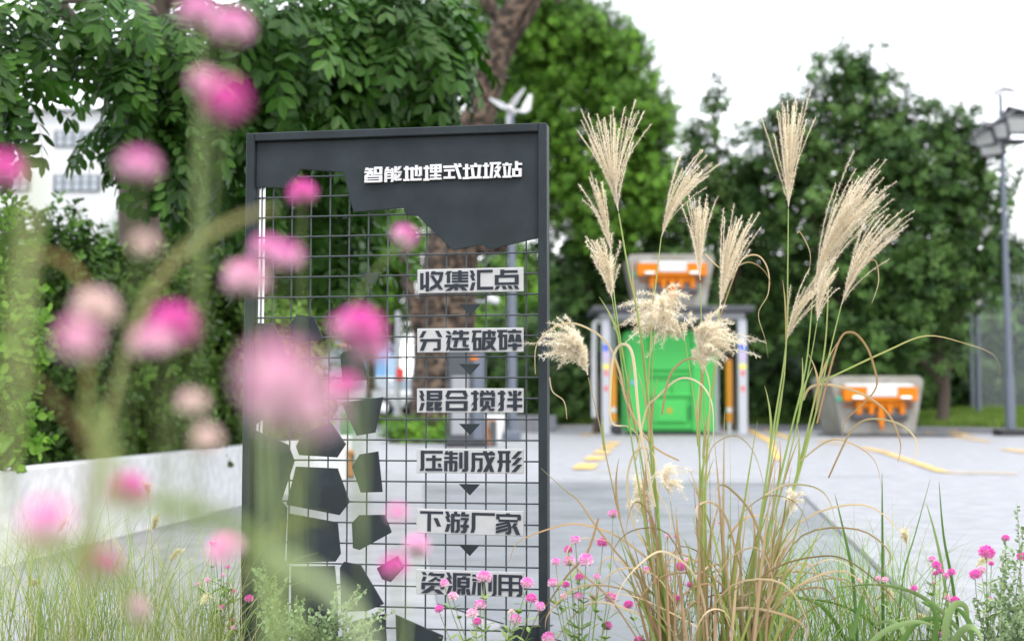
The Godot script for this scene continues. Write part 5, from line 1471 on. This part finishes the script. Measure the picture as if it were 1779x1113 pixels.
func window(parent: Node3D, x: float, y: float, z: float, w: float, h: float, panes: int) -> void:
	var g := Geo.new()
	g.box(Vector3(x, y, z), Vector3(w, h, 0.12), 0.01)
	var f := part(g, "window", M.window_frame, parent)
	for k in panes:
		var pw := (w - 0.12) / panes
		for r in 2:
			g = Geo.new()
			g.box(Vector3(x - w / 2 + 0.06 + pw * (k + 0.5), y + (r - 0.5) * (h * 0.46), z + 0.062), Vector3(pw - 0.09, h * 0.40, 0.03), 0.004)
			part(g, "pane", M.window_glass, f)

func make_buildings() -> void:
	var d := 46.0
	var p := at(60, 705, d)
	var s := thing("white_building", "white building with a strip window far behind the hedge at the left", "building", Vector3(p.x, 0, -d))
	var top := at(60, 193, d).y
	var right := at(212, 300, d).x - p.x
	var g := Geo.new()
	g.box(Vector3(right - 9, top / 2 - 0.2, -5), Vector3(18, top + 0.4, 10), 0.03)
	part(g, "wall", M.white_paint, s)
	g = Geo.new()
	g.box(Vector3(right - 9, top + 0.06, -4.9), Vector3(18.2, 0.12, 10.3), 0.02)
	part(g, "roof", M.white_paint, s)
	var wx := at(135, 240, d).x - p.x
	window(s, wx, at(135, 241, d).y, 0.0, 1.65, 0.58, 5)
	window(s, at(20, 240, d).x - p.x, at(20, 241, d).y, 0.0, 1.3, 0.58, 4)
	window(s, wx, at(135, 318, d).y, 0.0, 1.65, 0.6, 5)
	window(s, at(20, 318, d).x - p.x, at(20, 318, d).y, 0.0, 1.3, 0.6, 4)
	# far blue-glazed block seen through the wires
	d = 75.0
	p = at(555, 705, d)
	s = thing("blue_building", "far pale blue building glimpsed through the sign's wires", "building", Vector3(p.x, 0, -d))
	g = Geo.new()
	g.box(Vector3(0, 4.2, -4), Vector3(7.5, 9.4, 8), 0.05)
	part(g, "wall", M.sky_blue, s)
	g = Geo.new()
	g.box(Vector3(0, 5.1, 0.1), Vector3(7.6, 0.5, 0.3), 0.03)
	part(g, "ledge", M.white_paint, s)
	g = Geo.new()
	g.box(Vector3(0, 8.95, -4), Vector3(7.8, 0.3, 8.3), 0.03)
	part(g, "roof", M.white_paint, s)
	# grey ribbed hut
	d = 34.0
	p = at(563, 705, d)
	s = thing("ribbed_hut", "small grey ribbed metal hut seen through the sign", "hut", Vector3(p.x, 0, -d))
	g = Geo.new()
	g.box(Vector3(0, 1.05, -0.6), Vector3(0.92, 2.2, 1.2), 0.01)
	part(g, "wall", M.sheet, s)
	for k in 9:
		g = Geo.new()
		g.box(Vector3(-0.42 + 0.105 * k, 1.05, 0.015), Vector3(0.045, 2.15, 0.03), 0.008)
		part(g, "rib", M.sheet, s)
	g = Geo.new()
	g.box(Vector3(0, 2.22, -0.6), Vector3(1.1, 0.12, 1.4), 0.02)
	part(g, "roof", mat(Color(0.45, 0.33, 0.22), 0.7), s)


# ---------------------------------------------------------------- refuse station
func make_bin(called: String, label: String, where: Vector3) -> Node3D:
	var s := thing(called, label, "bin", where, "grey bins with orange lifting gear")
	var k := 0.00138
	var g := Geo.new()
	# trapezoid tub with rounded upper corners, extruded backwards
	var o := PackedVector2Array([Vector2(-540, 0), Vector2(560, 0), Vector2(705, 760), Vector2(690, 810), Vector2(650, 842), Vector2(560, 850), Vector2(-560, 850), Vector2(-650, 842), Vector2(-690, 810), Vector2(-705, 760)])
	for i in o.size():
		o[i] *= k
	g.prism(o, -1.25, 0.0, Transform3D(), 0.012)
	part(g, "tub", M.bin, s)
	g = Geo.new()
	g.box(Vector3(0, 0.81, 0.10), Vector3(1.55, 0.30, 0.18), 0.02)
	part(g, "lifting_beam", M.orange, s)
	g = Geo.new()
	g.box(Vector3(-0.01, 0.985, 0.08), Vector3(1.42, 0.035, 0.24), 0.012, Basis(Vector3.RIGHT, 0.15))
	part(g, "cover", M.white_paint, s)
	g = Geo.new()
	g.box(Vector3(0.015, 0.865, 0.202), Vector3(0.62, 0.21, 0.02), 0.004)
	part(g, "placard", M.white_paint, s)
	for x in [-0.44, -0.18, 0.20, 0.465]:
		g = Geo.new()
		g.box(Vector3(x, 0.555, 0.07), Vector3(0.105, 0.32, 0.13), 0.012)
		part(g, "arm", M.orange, s)
	g = Geo.new()
	g.box(Vector3(0.01, 0.565, 0.035), Vector3(1.45, 0.05, 0.06), 0.008)
	part(g, "cross_bar", M.rust, s)
	g = Geo.new()
	g.box(Vector3(0.0, 0.60, 0.06), Vector3(0.94, 0.15, 0.09), 0.02)
	part(g, "centre_web", M.orange, s)
	g = Geo.new()
	g.box(Vector3(0, 0.345, 0.07), Vector3(1.16, 0.11, 0.13), 0.01)
	part(g, "buffer", M.charcoal, s)
	g = Geo.new()
	g.box(Vector3(0, 0.285, 0.03), Vector3(1.14, 0.03, 0.05), 0.005)
	part(g, "buffer_strip", M.rust, s)
	g = Geo.new()
	g.prism(PackedVector2Array([Vector2(-0.03, 0.58), Vector2(-0.07, 0.40), Vector2(-0.065, 0.28), Vector2(0.0, 0.08), Vector2(0.035, 0.09), Vector2(0.065, 0.28), Vector2(0.07, 0.40), Vector2(0.03, 0.58)]), 0.137, 0.19, Transform3D(), 0.01)
	part(g, "hook", M.orange, s)
	for x in [-0.5, 0.5]:
		g = Geo.new()
		g.tube(PackedVector3Array([Vector3(x - 0.11, 0.73, 0.215), Vector3(x + 0.11, 0.73, 0.215)]), [0.035], 10)
		part(g, "roller", M.steel, s)
	g = Geo.new()
	g.tube(PackedVector3Array([Vector3(-0.83, 0.71, 0.0), Vector3(-0.83, 0.71, 0.09)]), [0.055], 12)
	part(g, "cap", M.teal, s)
	return s

func make_station() -> void:
	var d := 29.4
	var c := at(1170, 757, d)
	var s := thing("refuse_station", "grey steel canopy on posts over the green bin, raised platform", "station", Vector3(c.x, 0, -d))
	var px := d / FOCAL
	var xx := func(p: float) -> float: return (p - 1170.0) * px
	var yy := func(p: float) -> float: return at(1170, p, d).y
	var g := Geo.new()
	g.box(Vector3(0, yy.call(537), -1.0), Vector3(3.58, 0.13, 2.5), 0.02)
	part(g, "platform", M.charcoal, s)
	g = Geo.new()
	g.box(Vector3(0, yy.call(548.5), -1.0), Vector3(3.2, 0.16, 2.2), 0.02)
	part(g, "beam", M.grey, s)
	var h: float = yy.call(555)
	var posts := [[1053.5, 0.0, 0.175], [1290.5, 0.0, 0.19], [1262.0, -1.6, 0.16], [1076.0, -1.6, 0.16]]
	for q in posts:
		g = Geo.new()
		g.box(Vector3(xx.call(q[0]), h / 2, q[1]), Vector3(q[2], h, q[2]), 0.012)
		var p := part(g, "post", M.post, s)
		if q[1] == 0.0:
			for e in [[604, 12, M.blue], [619, 13, M.mauve], [637, 7, M.lemon], [648, 9, M.red], [675, 9, M.red]]:
				g = Geo.new()
				g.box(Vector3(xx.call(q[0]), yy.call(e[0]), q[2] / 2 + 0.003), Vector3(q[2] * (0.8 if e[1] > 9 or e[1] < 8 else 0.35), e[1] * px, 0.005), 0.001)
				part(g, "sticker", e[2], p)
		g = Geo.new()
		g.box(Vector3(xx.call(q[0]), 0.02, q[1]), Vector3(0.34, 0.04, 0.34), 0.008)
		part(g, "base_plate", M.grey, s)
	g = Geo.new()
	g.tube(smooth(PackedVector3Array([Vector3(xx.call(1046), yy.call(556), -0.35), Vector3(xx.call(1037), yy.call(560), -0.35), Vector3(xx.call(1036), yy.call(575), -0.35), Vector3(xx.call(1035), 1.6, -0.35), Vector3(xx.call(1035), 0.4, -0.35)]), 4), [0.06], 10)
	part(g, "drain_pipe", M.white_paint, s)
	for x in [1069.0, 1273.5]:
		g = Geo.new()
		g.tube(PackedVector3Array([Vector3(xx.call(x), yy.call(734), -0.5), Vector3(xx.call(x), yy.call(623), -0.5)]), [0.075], 14)
		var cyl := part(g, "hydraulic_cylinder", M.amber, s)
		g = Geo.new()
		g.tube(PackedVector3Array([Vector3(xx.call(x), 0.02, -0.5), Vector3(xx.call(x), yy.call(733), -0.5)]), [0.045], 12)
		part(g, "rod", M.steel, cyl)
		g = Geo.new()
		g.tube(PackedVector3Array([Vector3(xx.call(x), yy.call(716), -0.5), Vector3(xx.call(x), yy.call(708), -0.5)]), [0.082], 14)
		part(g, "collar", M.steel, cyl)
	g = Geo.new()
	g.box(Vector3(xx.call(1068), 0.12, -0.3), Vector3(0.36, 0.2, 0.5), 0.03)
	part(g, "motor", M.black, s)

	make_bin("lift_bin", "grey bin with orange lifting gear standing up on the station's platform", Vector3(at(1167, 529, d).x, yy.call(537) + 0.066, -d - 0.05))
	var gd := 28.6
	var b2 := make_bin("lift_bin", "grey bin with orange lifting gear standing on the ground at right", Vector3(at(1527, 757, gd).x, 0.05, -gd))
	b2.scale = Vector3(1.06, 1.06, 1.06)
	b2.rotation.y = 0.10
	var mt := thing("black_mat", "flat black rubber mat under the ground-level bin", "mat", Vector3(at(1545, 757, gd).x, 0.014, -gd + 0.2))
	g = Geo.new()
	g.box(Vector3(0, 0.016, -0.3), Vector3(2.7, 0.03, 1.6), 0.008)
	part(g, "pad", M.charcoal, mt)

	# the green compactor
	var cx := at(1169, 752, d).x
	s = thing("green_compactor", "bright green steel refuse compactor standing under the canopy", "compactor", Vector3(cx, 0.0, -d - 0.35))
	var hh: float = yy.call(573)
	g = Geo.new()
	g.box(Vector3(0, hh / 2 + 0.04, -0.75), Vector3(2.0, hh - 0.08, 1.4), 0.03)
	part(g, "body", M.green, s)
	var z := -0.02
	for q in [[1092, 578, 1131, 750], [1207, 578, 1246, 750]]:
		g = Geo.new()
		g.box(Vector3((q[0] + q[2]) / 2.0 * px - 1169 * px, (yy.call(q[1]) + yy.call(q[3])) / 2, z), Vector3((q[2] - q[0]) * px, (q[3] - q[1]) * px, 0.07), 0.02)
		part(g, "side_panel", M.green, s)
	for y in [650.0, 686.0, 742.0]:
		g = Geo.new()
		g.box(Vector3(0, yy.call(y), z), Vector3(0.95, 0.07, 0.09), 0.015)
		part(g, "rib", M.green, s)
	g = Geo.new()
	g.box(Vector3(0.06, yy.call(668), z - 0.005), Vector3(0.05, 0.40, 0.07), 0.01)
	part(g, "rib", M.green, s)
	g = Geo.new()
	g.box(Vector3(0, yy.call(612), z), Vector3(0.94, 0.80, 0.06), 0.03)
	part(g, "upper_panel", M.green, s)
	g = Geo.new()
	g.box(Vector3(-0.02, yy.call(714), z), Vector3(0.80, 0.56, 0.05), 0.02)
	var hatch := part(g, "hatch", M.green, s)
	g = Geo.new()
	g.box(Vector3(0.0, yy.call(716), z + 0.035), Vector3(0.61, 0.42, 0.03), 0.014)
	part(g, "hatch_plate", M.green, hatch)
	for x in [-0.43, 0.42]:
		g = Geo.new()
		g.box(Vector3(x, yy.call(716), z + 0.02), Vector3(0.04, 0.34, 0.06), 0.01)
		part(g, "hinge", M.green_dark, hatch)
	g = Geo.new()
	for k in 8:
		var a := TAU * k / 8
		g.prism(PackedVector2Array([Vector2(0, 0), Vector2(cos(a - 0.28) * 0.05, sin(a - 0.28) * 0.05), Vector2(cos(a) * 0.075, sin(a) * 0.075), Vector2(cos(a + 0.28) * 0.05, sin(a + 0.28) * 0.05)]), z + 0.052, z + 0.056 + 0.0003 * k, Transform3D(Basis(), Vector3(-0.03, yy.call(713), 0)))
	part(g, "emblem", M.amber, hatch)
	g = Geo.new()
	g.box(Vector3(-0.82, yy.call(664), 0.025), Vector3(0.12, 0.09, 0.01), 0.002)
	part(g, "sticker", M.sky_blue, s)
	g = Geo.new()
	g.box(Vector3(0, 0.045, -0.7), Vector3(1.8, 0.09, 1.2), 0.01)
	part(g, "skid", M.black, s)


# ---------------------------------------------------------------- poles
func turbine(s: Node3D, hub: Vector3, r: float, face: Vector3, tail: Vector3, angles: Array) -> void:
	var g := Geo.new()
	var n := face.normalized()
	g.tube(PackedVector3Array([hub + n * 0.16, hub + n * 0.10, hub, hub - n * 0.22]), [0.015, 0.07, 0.085, 0.05], 12)
	var hb := part(g, "turbine_hub", M.white_paint, s)
	var x := Vector3.UP.cross(n).normalized()
	var y := n.cross(x)
	for a in angles:
		var o: Vector3 = x * cos(a) + y * sin(a)
		var side := n.cross(o)
		g = Geo.new()
		var line := PackedVector3Array([hub + n * 0.05 + o * 0.04, hub + n * 0.06 + o * r * 0.5, hub + n * 0.02 + o * r])
		g.ribbon(smooth(line, 3), [0.09, 0.13, 0.09, 0.03], side + n * 0.35)
		part(g, "blade", M.rotor, hb)
	if tail != Vector3.ZERO:
		g = Geo.new()
		g.tube(PackedVector3Array([hub, hub + tail * 0.7]), [0.03], 8)
		part(g, "tail_boom", M.white_paint, hb)
		g = Geo.new()
		g.ribbon(PackedVector3Array([hub + tail * 0.6, hub + tail * 0.8 + Vector3(0, 0.10, 0), hub + tail + Vector3(0, 0.36, 0)]), [0.1, 0.2, 0.08], tail.normalized())
		part(g, "tail_fin", M.white_paint, hb)

func make_poles() -> void:
	var d := 25.0
	var b := at(890, 764, d)
	var s := thing("turbine_pole", "tall blue-grey pole with small white wind turbine behind the sign", "pole", Vector3(b.x, 0, -d))
	var top := at(888, 200, d)
	var g := Geo.new()
	g.tube(PackedVector3Array([Vector3(0, 0.1, 0), Vector3(0, 2.2, 0), Vector3(top.x - b.x, top.y, 0)]), [0.085, 0.08, 0.055], 14)
	part(g, "shaft", M.pole, s)
	g = Geo.new()
	g.box(Vector3(0, 0.09, 0), Vector3(0.34, 0.19, 0.34), 0.03)
	part(g, "base", M.pole, s)
	var hub := Vector3(top.x - b.x - 0.02, top.y + 0.08, 0.1)
	turbine(s, hub, 0.50, Vector3(-0.35, 0.1, 1.0), Vector3(0.40, 0.0, -0.25), [PI - 0.55, 0.95, 4.7])
	# white ball of a street light on the same pole line
	d = 29.0
	b = at(1757, 757, d)
	s = thing("solar_lamp_post", "dark lamp post with solar panels, floodlights and turbine at right edge", "lamp post", Vector3(b.x, 0, -d))
	var py := func(p: float) -> float: return at(1757, p, d).y
	g = Geo.new()
	g.tube(PackedVector3Array([Vector3(0, 0.08, 0), Vector3(0, 1.3, 0), Vector3(0, 1.31, 0), Vector3(-0.05, py.call(160), 0)]), [0.105, 0.10, 0.075, 0.045], 14)
	part(g, "shaft", M.pole, s)
	g = Geo.new()
	g.box(Vector3(0, 0.075, 0), Vector3(0.62, 0.15, 0.5), 0.02)
	part(g, "base", M.black, s)
	for q in [[0.46, 208, -0.1, 0.0, -0.30], [-0.26, 219, 0.2, 0.05, 0.50]]:
		g = Geo.new()
		g.box(Vector3(q[0], py.call(q[1]), q[3]), Vector3(0.95, 0.04, 0.85), 0.008, Basis(Vector3.UP, q[2]) * Basis(Vector3.RIGHT, -0.25) * Basis(Vector3.BACK, q[4]))
		part(g, "solar_panel", M.solar, s)
	g = Geo.new()
	g.box(Vector3(0.0, py.call(247), 0.02), Vector3(0.9, 0.09, 0.3), 0.02)
	part(g, "bracket", M.charcoal, s)
	for q in [[0.10, 224, 0.42, 0.1], [-0.26, 232, 0.30, -0.6], [-0.44, 240, 0.10, -1.0], [-0.28, 256, 0.05, -0.7]]:
		g = Geo.new()
		var bs := Basis(Vector3.UP, q[3]) * Basis(Vector3.RIGHT, 0.4)
		g.box(Vector3(q[0], py.call(q[1]), q[2]), Vector3(0.56, 0.42, 0.14), 0.03, bs)
		var l := part(g, "floodlight", M.charcoal, s)
		g = Geo.new()
		g.box(Vector3(q[0], py.call(q[1]), q[2]) + bs * Vector3(0, 0, 0.075), Vector3(0.44, 0.30, 0.016), 0.004, bs)
		part(g, "lens", M.lamp_glass, l)
	turbine(s, Vector3(-0.05, py.call(157), 0.1), 0.46, Vector3(0.5, 0.1, 1.0), Vector3.ZERO, [1.62, 3.75, 6.2])
	# camera pole on the lawn
	d = 35.0
	b = at(1701, 716, d)
	s = thing("camera_pole", "thin grey pole with white camera on a side arm, before the dark tree", "pole", Vector3(b.x, 0.18, -d))
	var cy := at(1701, 553, d).y - 0.1
	g = Geo.new()
	g.tube(PackedVector3Array([Vector3(0, 0, 0), Vector3(0, cy + 0.2, 0)]), [0.07, 0.06], 12)
	part(g, "shaft", M.pole, s)
	g = Geo.new()
	g.tube(PackedVector3Array([Vector3(0, cy, 0), Vector3(-0.95, cy, 0.1)]), [0.03], 8)
	part(g, "arm", M.pole, s)
	g = Geo.new()
	g.box(Vector3(-1.12, cy + 0.08, 0.15), Vector3(0.34, 0.16, 0.16), 0.04, Basis(Vector3.BACK, -0.25) * Basis(Vector3.UP, 0.5))
	part(g, "camera_housing", M.white_paint, s)
	g = Geo.new()
	g.tube(PackedVector3Array([Vector3(0, cy + 0.2, 0), Vector3(0, cy + 0.26, 0), Vector3(0, cy + 0.36, 0), Vector3(0, cy + 0.40, 0)]), [0.06, 0.13, 0.13, 0.04], 14)
	part(g, "dome", M.white_paint, s)
	g = Geo.new()
	g.box(Vector3(0, 0.06, 0), Vector3(0.26, 0.12, 0.26), 0.03)
	part(g, "base", M.pole, s)
	# second camera pole, seen through the sign
	d = 26.0
	b = at(778, 766, d)
	s = thing("camera_pole", "grey pole with white camera on an arm, seen through the sign", "pole", Vector3(b.x, 0, -d))
	cy = at(778, 524, d).y
	g = Geo.new()
	g.tube(PackedVector3Array([Vector3.ZERO, Vector3(0, cy + 0.15, 0)]), [0.07, 0.055], 12)
	part(g, "shaft", M.post, s)
	g = Geo.new()
	g.tube(PackedVector3Array([Vector3(0, cy, 0), Vector3(0.75, cy, 0.1)]), [0.028], 8)
	part(g, "arm", M.post, s)
	g = Geo.new()
	g.box(Vector3(0.88, cy + 0.03, 0.12), Vector3(0.26, 0.15, 0.15), 0.04, Basis(Vector3.BACK, -0.3))
	part(g, "camera_housing", M.white_paint, s)
	g = Geo.new()
	g.tube(PackedVector3Array([Vector3(0, cy + 0.15, 0), Vector3(0, cy + 0.2, 0), Vector3(0, cy + 0.27, 0)]), [0.05, 0.10, 0.04], 12)
	part(g, "dome", M.white_paint, s)
	# far pale post by the road
	d = 44.0
	b = at(690, 728, d)
	s = thing("road_post", "pale far street post by the parked cars", "pole", Vector3(b.x, 0.2, -d))
	g = Geo.new()
	g.tube(PackedVector3Array([Vector3.ZERO, Vector3(0, 3.6, 0)]), [0.11, 0.09], 12)
	part(g, "shaft", M.post, s)
	g = Geo.new()
	g.box(Vector3(0.1, 1.5, 0.12), Vector3(0.26, 0.4, 0.04), 0.005)
	part(g, "red_sign", M.red, s)

func make_fence() -> void:
	var d := 37.0
	var a := at(1690, 720, d)
	var s := thing("wire_fence", "grey wire mesh fence with razor coils at the right edge", "fence", Vector3(a.x, 0.30, -d))
	var top := at(1700, 540, d).y
	var len := 5.0
	for k in 4:
		var g := Geo.new()
		g.tube(PackedVector3Array([Vector3(k * 1.5, 0, k * 0.35), Vector3(k * 1.5, top, k * 0.35)]), [0.045], 8)
		part(g, "post", M.pole, s)
	for k in 2:
		var g := Geo.new()
		g.tube(PackedVector3Array([Vector3(0, top * (0.06 + 0.9 * k), 0), Vector3(4.5, top * (0.06 + 0.9 * k), 1.05)]), [0.03], 8)
		part(g, "rail", M.pole, s)
	var g := Geo.new()
	for k in 90:
		var x := 0.05 * k
		g.tube(PackedVector3Array([Vector3(x, top * 0.06, x * 0.233), Vector3(x, top * 0.96, x * 0.233)]), [0.006], 4, false)
	for k in 40:
		var y := top * (0.06 + 0.9 * k / 40.0)
		g.tube(PackedVector3Array([Vector3(0, y, 0.01), Vector3(4.5, y, 1.06)]), [0.006], 4, false)
	part(g, "wire_mesh", M.sheet, s).set_meta("kind", "stuff")
	g = Geo.new()
	for k in 2:
		var pts := PackedVector3Array()
		for j in 420:
			var x := -0.4 + 5.2 * j / 420.0
			pts.append(Vector3(x, top + 0.32 + 0.42 * k + 0.34 * sin(j * 0.5), x * 0.233 + 0.34 * cos(j * 0.5)))
		g.tube(pts, [0.009], 4, false)
	part(g, "razor_coil", M.post, s)
	# red box against the fence end
	var q := at(1670, 645, 38.5)
	s = thing("red_box", "small red cabinet in the shade beside the camera pole", "cabinet", Vector3(q.x, 0.1, -38.5))
	g = Geo.new()
	g.box(Vector3(0, 0.9, 0), Vector3(0.34, 1.9, 0.3), 0.02)
	part(g, "case", M.red, s)
	g = Geo.new()
	g.box(Vector3(0, 0.85, 0.155), Vector3(0.28, 1.5, 0.02), 0.005)
	part(g, "door", M.red, s)


# ---------------------------------------------------------------- things seen through the sign
func make_car(label: String, where: Vector3, turn: float, paint: Material) -> void:
	var s := thing("parked_car", label, "car", where, "cars parked along the street")
	s.rotation.y = turn
	var g := Geo.new()
	# side profile along z (front at +z), drawn out across x
	var side := PackedVector2Array([Vector2(2.15, 0.28), Vector2(2.22, 0.5), Vector2(2.1, 0.72), Vector2(1.15, 0.9), Vector2(-1.5, 0.95), Vector2(-2.1, 0.9), Vector2(-2.2, 0.6), Vector2(-2.15, 0.28)])
	var xf := Transform3D(Basis(Vector3(0, 0, 1), Vector3.UP, Vector3(-1, 0, 0)), Vector3.ZERO)
	g.prism(side, -0.86, 0.86, xf, 0.05)
	part(g, "body", paint, s)
	g = Geo.new()
	var cab := PackedVector2Array([Vector2(1.1, 0.9), Vector2(0.35, 1.42), Vector2(-0.9, 1.45), Vector2(-1.7, 0.94)])
	g.prism(cab, -0.70, 0.70, xf, 0.05)
	part(g, "cabin", paint, s)
	g = Geo.new()
	g.quad(Vector3(-0.60, 0.94, 1.08), Vector3(0.60, 0.94, 1.08), Vector3(0.52, 1.38, 0.45), Vector3(-0.52, 1.38, 0.45))
	part(g, "windscreen", M.glass, s)
	for e in [-1.0, 1.0]:
		g = Geo.new()
		g.box(Vector3(e * 0.705, 1.17, -0.35), Vector3(0.012, 0.34, 1.5), 0.004)
		part(g, "side_window", M.glass, s)
		g = Geo.new()
		g.box(Vector3(e * 0.62, 0.68, 2.13), Vector3(0.36, 0.14, 0.08), 0.03)
		part(g, "headlight", M.lamp_glass, s)
		for z in [1.35, -1.35]:
			g = Geo.new()
			g.tube(PackedVector3Array([Vector3(e * 0.70, 0.31, z), Vector3(e * 0.89, 0.31, z)]), [0.31], 18)
			var wh := part(g, "wheel", M.tyre, s)
			g = Geo.new()
			g.tube(PackedVector3Array([Vector3(e * 0.80, 0.31, z), Vector3(e * 0.90, 0.31, z)]), [0.19], 14)
			part(g, "rim", M.steel, wh)
	g = Geo.new()
	g.box(Vector3(0, 0.46, 2.22), Vector3(1.2, 0.22, 0.05), 0.02)
	part(g, "grille", M.black, s)
	g = Geo.new()
	g.box(Vector3(0, 0.47, 2.255), Vector3(0.44, 0.14, 0.02), 0.004)
	part(g, "number_plate", M.blue, s)

func slat_bench(label: String, where: Vector3, count: int, turn: float, tall: float) -> void:
	var s := thing("slatted_bench", label, "bench", where, "orange slatted benches")
	s.rotation.y = turn
	for k in count:
		var g := Geo.new()
		g.box(Vector3((k - count / 2.0 + 0.5) * 0.062, 0.21 * tall, 0.02), Vector3(0.048, 0.36 * tall, 0.03), 0.006, Basis(Vector3.BACK, 0.12))
		part(g, "slat", M.wood, s)
	var g := Geo.new()
	g.box(Vector3(0, 0.42 * tall, -0.12), Vector3(count * 0.066, 0.04, 0.34), 0.01)
	part(g, "seat", M.wood, s)
	for e in [-1.0, 1.0]:
		g = Geo.new()
		g.box(Vector3(e * count * 0.031, 0.2 * tall, -0.14), Vector3(0.03, 0.4 * tall, 0.3), 0.005)
		part(g, "leg", M.charcoal, s)

func make_street_things() -> void:
	var p := at(702, 716, 50.0)
	make_car("white parked car with blue number plate, seen right of centre through the sign", Vector3(p.x, 0.32, -50.0), 0.25, M.car_white)
	p = at(634, 716, 47.0)
	make_car("pale parked car behind the blurred pink flower, seen through the sign", Vector3(p.x, 0.30, -47.0), 1.1, M.car_grey)
	# utility cabinet
	var d := 21.0
	p = at(811, 776, d)
	var s := thing("utility_cabinet", "grey utility cabinet with dark frame beside the thick trunk", "cabinet", Vector3(p.x, 0, -d))
	var g := Geo.new()
	g.box(Vector3(0, 0.86, 0), Vector3(0.58, 1.60, 0.36), 0.015)
	part(g, "case", M.charcoal, s)
	g = Geo.new()
	g.box(Vector3(-0.10, 0.66, 0.185), Vector3(0.27, 0.92, 0.02), 0.005)
	part(g, "door", M.grey, s)
	g = Geo.new()
	g.box(Vector3(0.19, 0.80, 0.185), Vector3(0.16, 1.35, 0.018), 0.005)
	part(g, "side_panel", M.pole, s)
	g = Geo.new()
	g.box(Vector3(0, 0.04, 0), Vector3(0.66, 0.09, 0.44), 0.01)
	part(g, "plinth", M.black, s)
	g = Geo.new()
	g.box(Vector3(0.12, 1.40, 0.19), Vector3(0.12, 0.06, 0.02), 0.004)
	part(g, "warning_label", M.orange, s)
	slat_bench("orange slatted bench at the end of the low wall", on_ground(577, 831) + Vector3(0, 0.0, 0), 6, 0.15, 0.55)
	slat_bench("orange slatted bench beside the utility cabinet", on_ground(836, 776), 5, -0.3, 1.0)
	# white planter
	d = 25.0
	p = at(858, 762, d)
	s = thing("white_planter", "round white planter beside the turbine pole", "planter", Vector3(p.x, 0, -d))
	g = Geo.new()
	g.tube(PackedVector3Array([Vector3.ZERO, Vector3(0, 0.05, 0), Vector3(0, 0.45, 0), Vector3(0, 0.5, 0), Vector3(0, 0.5, 0)]), [0.17, 0.19, 0.23, 0.24, 0.20], 20)
	part(g, "pot", M.white_paint, s)
	# pale retaining wall at the back
	d = 33.0
	p = at(935, 745, d)
	s = thing("back_wall", "short pale concrete retaining wall between sign and station", "wall", Vector3(p.x, 0, -d))
	g = Geo.new()
	g.box(Vector3(-0.1, 0.2, 0), Vector3(1.1, 0.44, 0.3), 0.02)
	part(g, "block", M.concrete, s)
	# green rubbish box glimpsed by the low wall's end
	d = 13.0
	p = at(602, 815, d)
	s = thing("green_box", "narrow green box at the far end of the low wall", "box", Vector3(p.x, 0, -d))
	g = Geo.new()
	g.box(Vector3(0, 0.28, 0), Vector3(0.10, 0.56, 0.3), 0.01)
	part(g, "case", M.green_dark, s)
	g = Geo.new()
	g.box(Vector3(0, 0.575, 0), Vector3(0.12, 0.03, 0.32), 0.008)
	part(g, "lid", M.green_dark, s)


func _ready() -> void:
	rng.seed = 20240611
	make_view()
	make_materials()
	make_ground()
	make_wall()
	make_buildings()
	make_trees()
	make_sign()
	make_station()
	make_poles()
	make_fence()
	make_street_things()
	make_silver_grass()
	make_flowers()
	make_bed_plants()
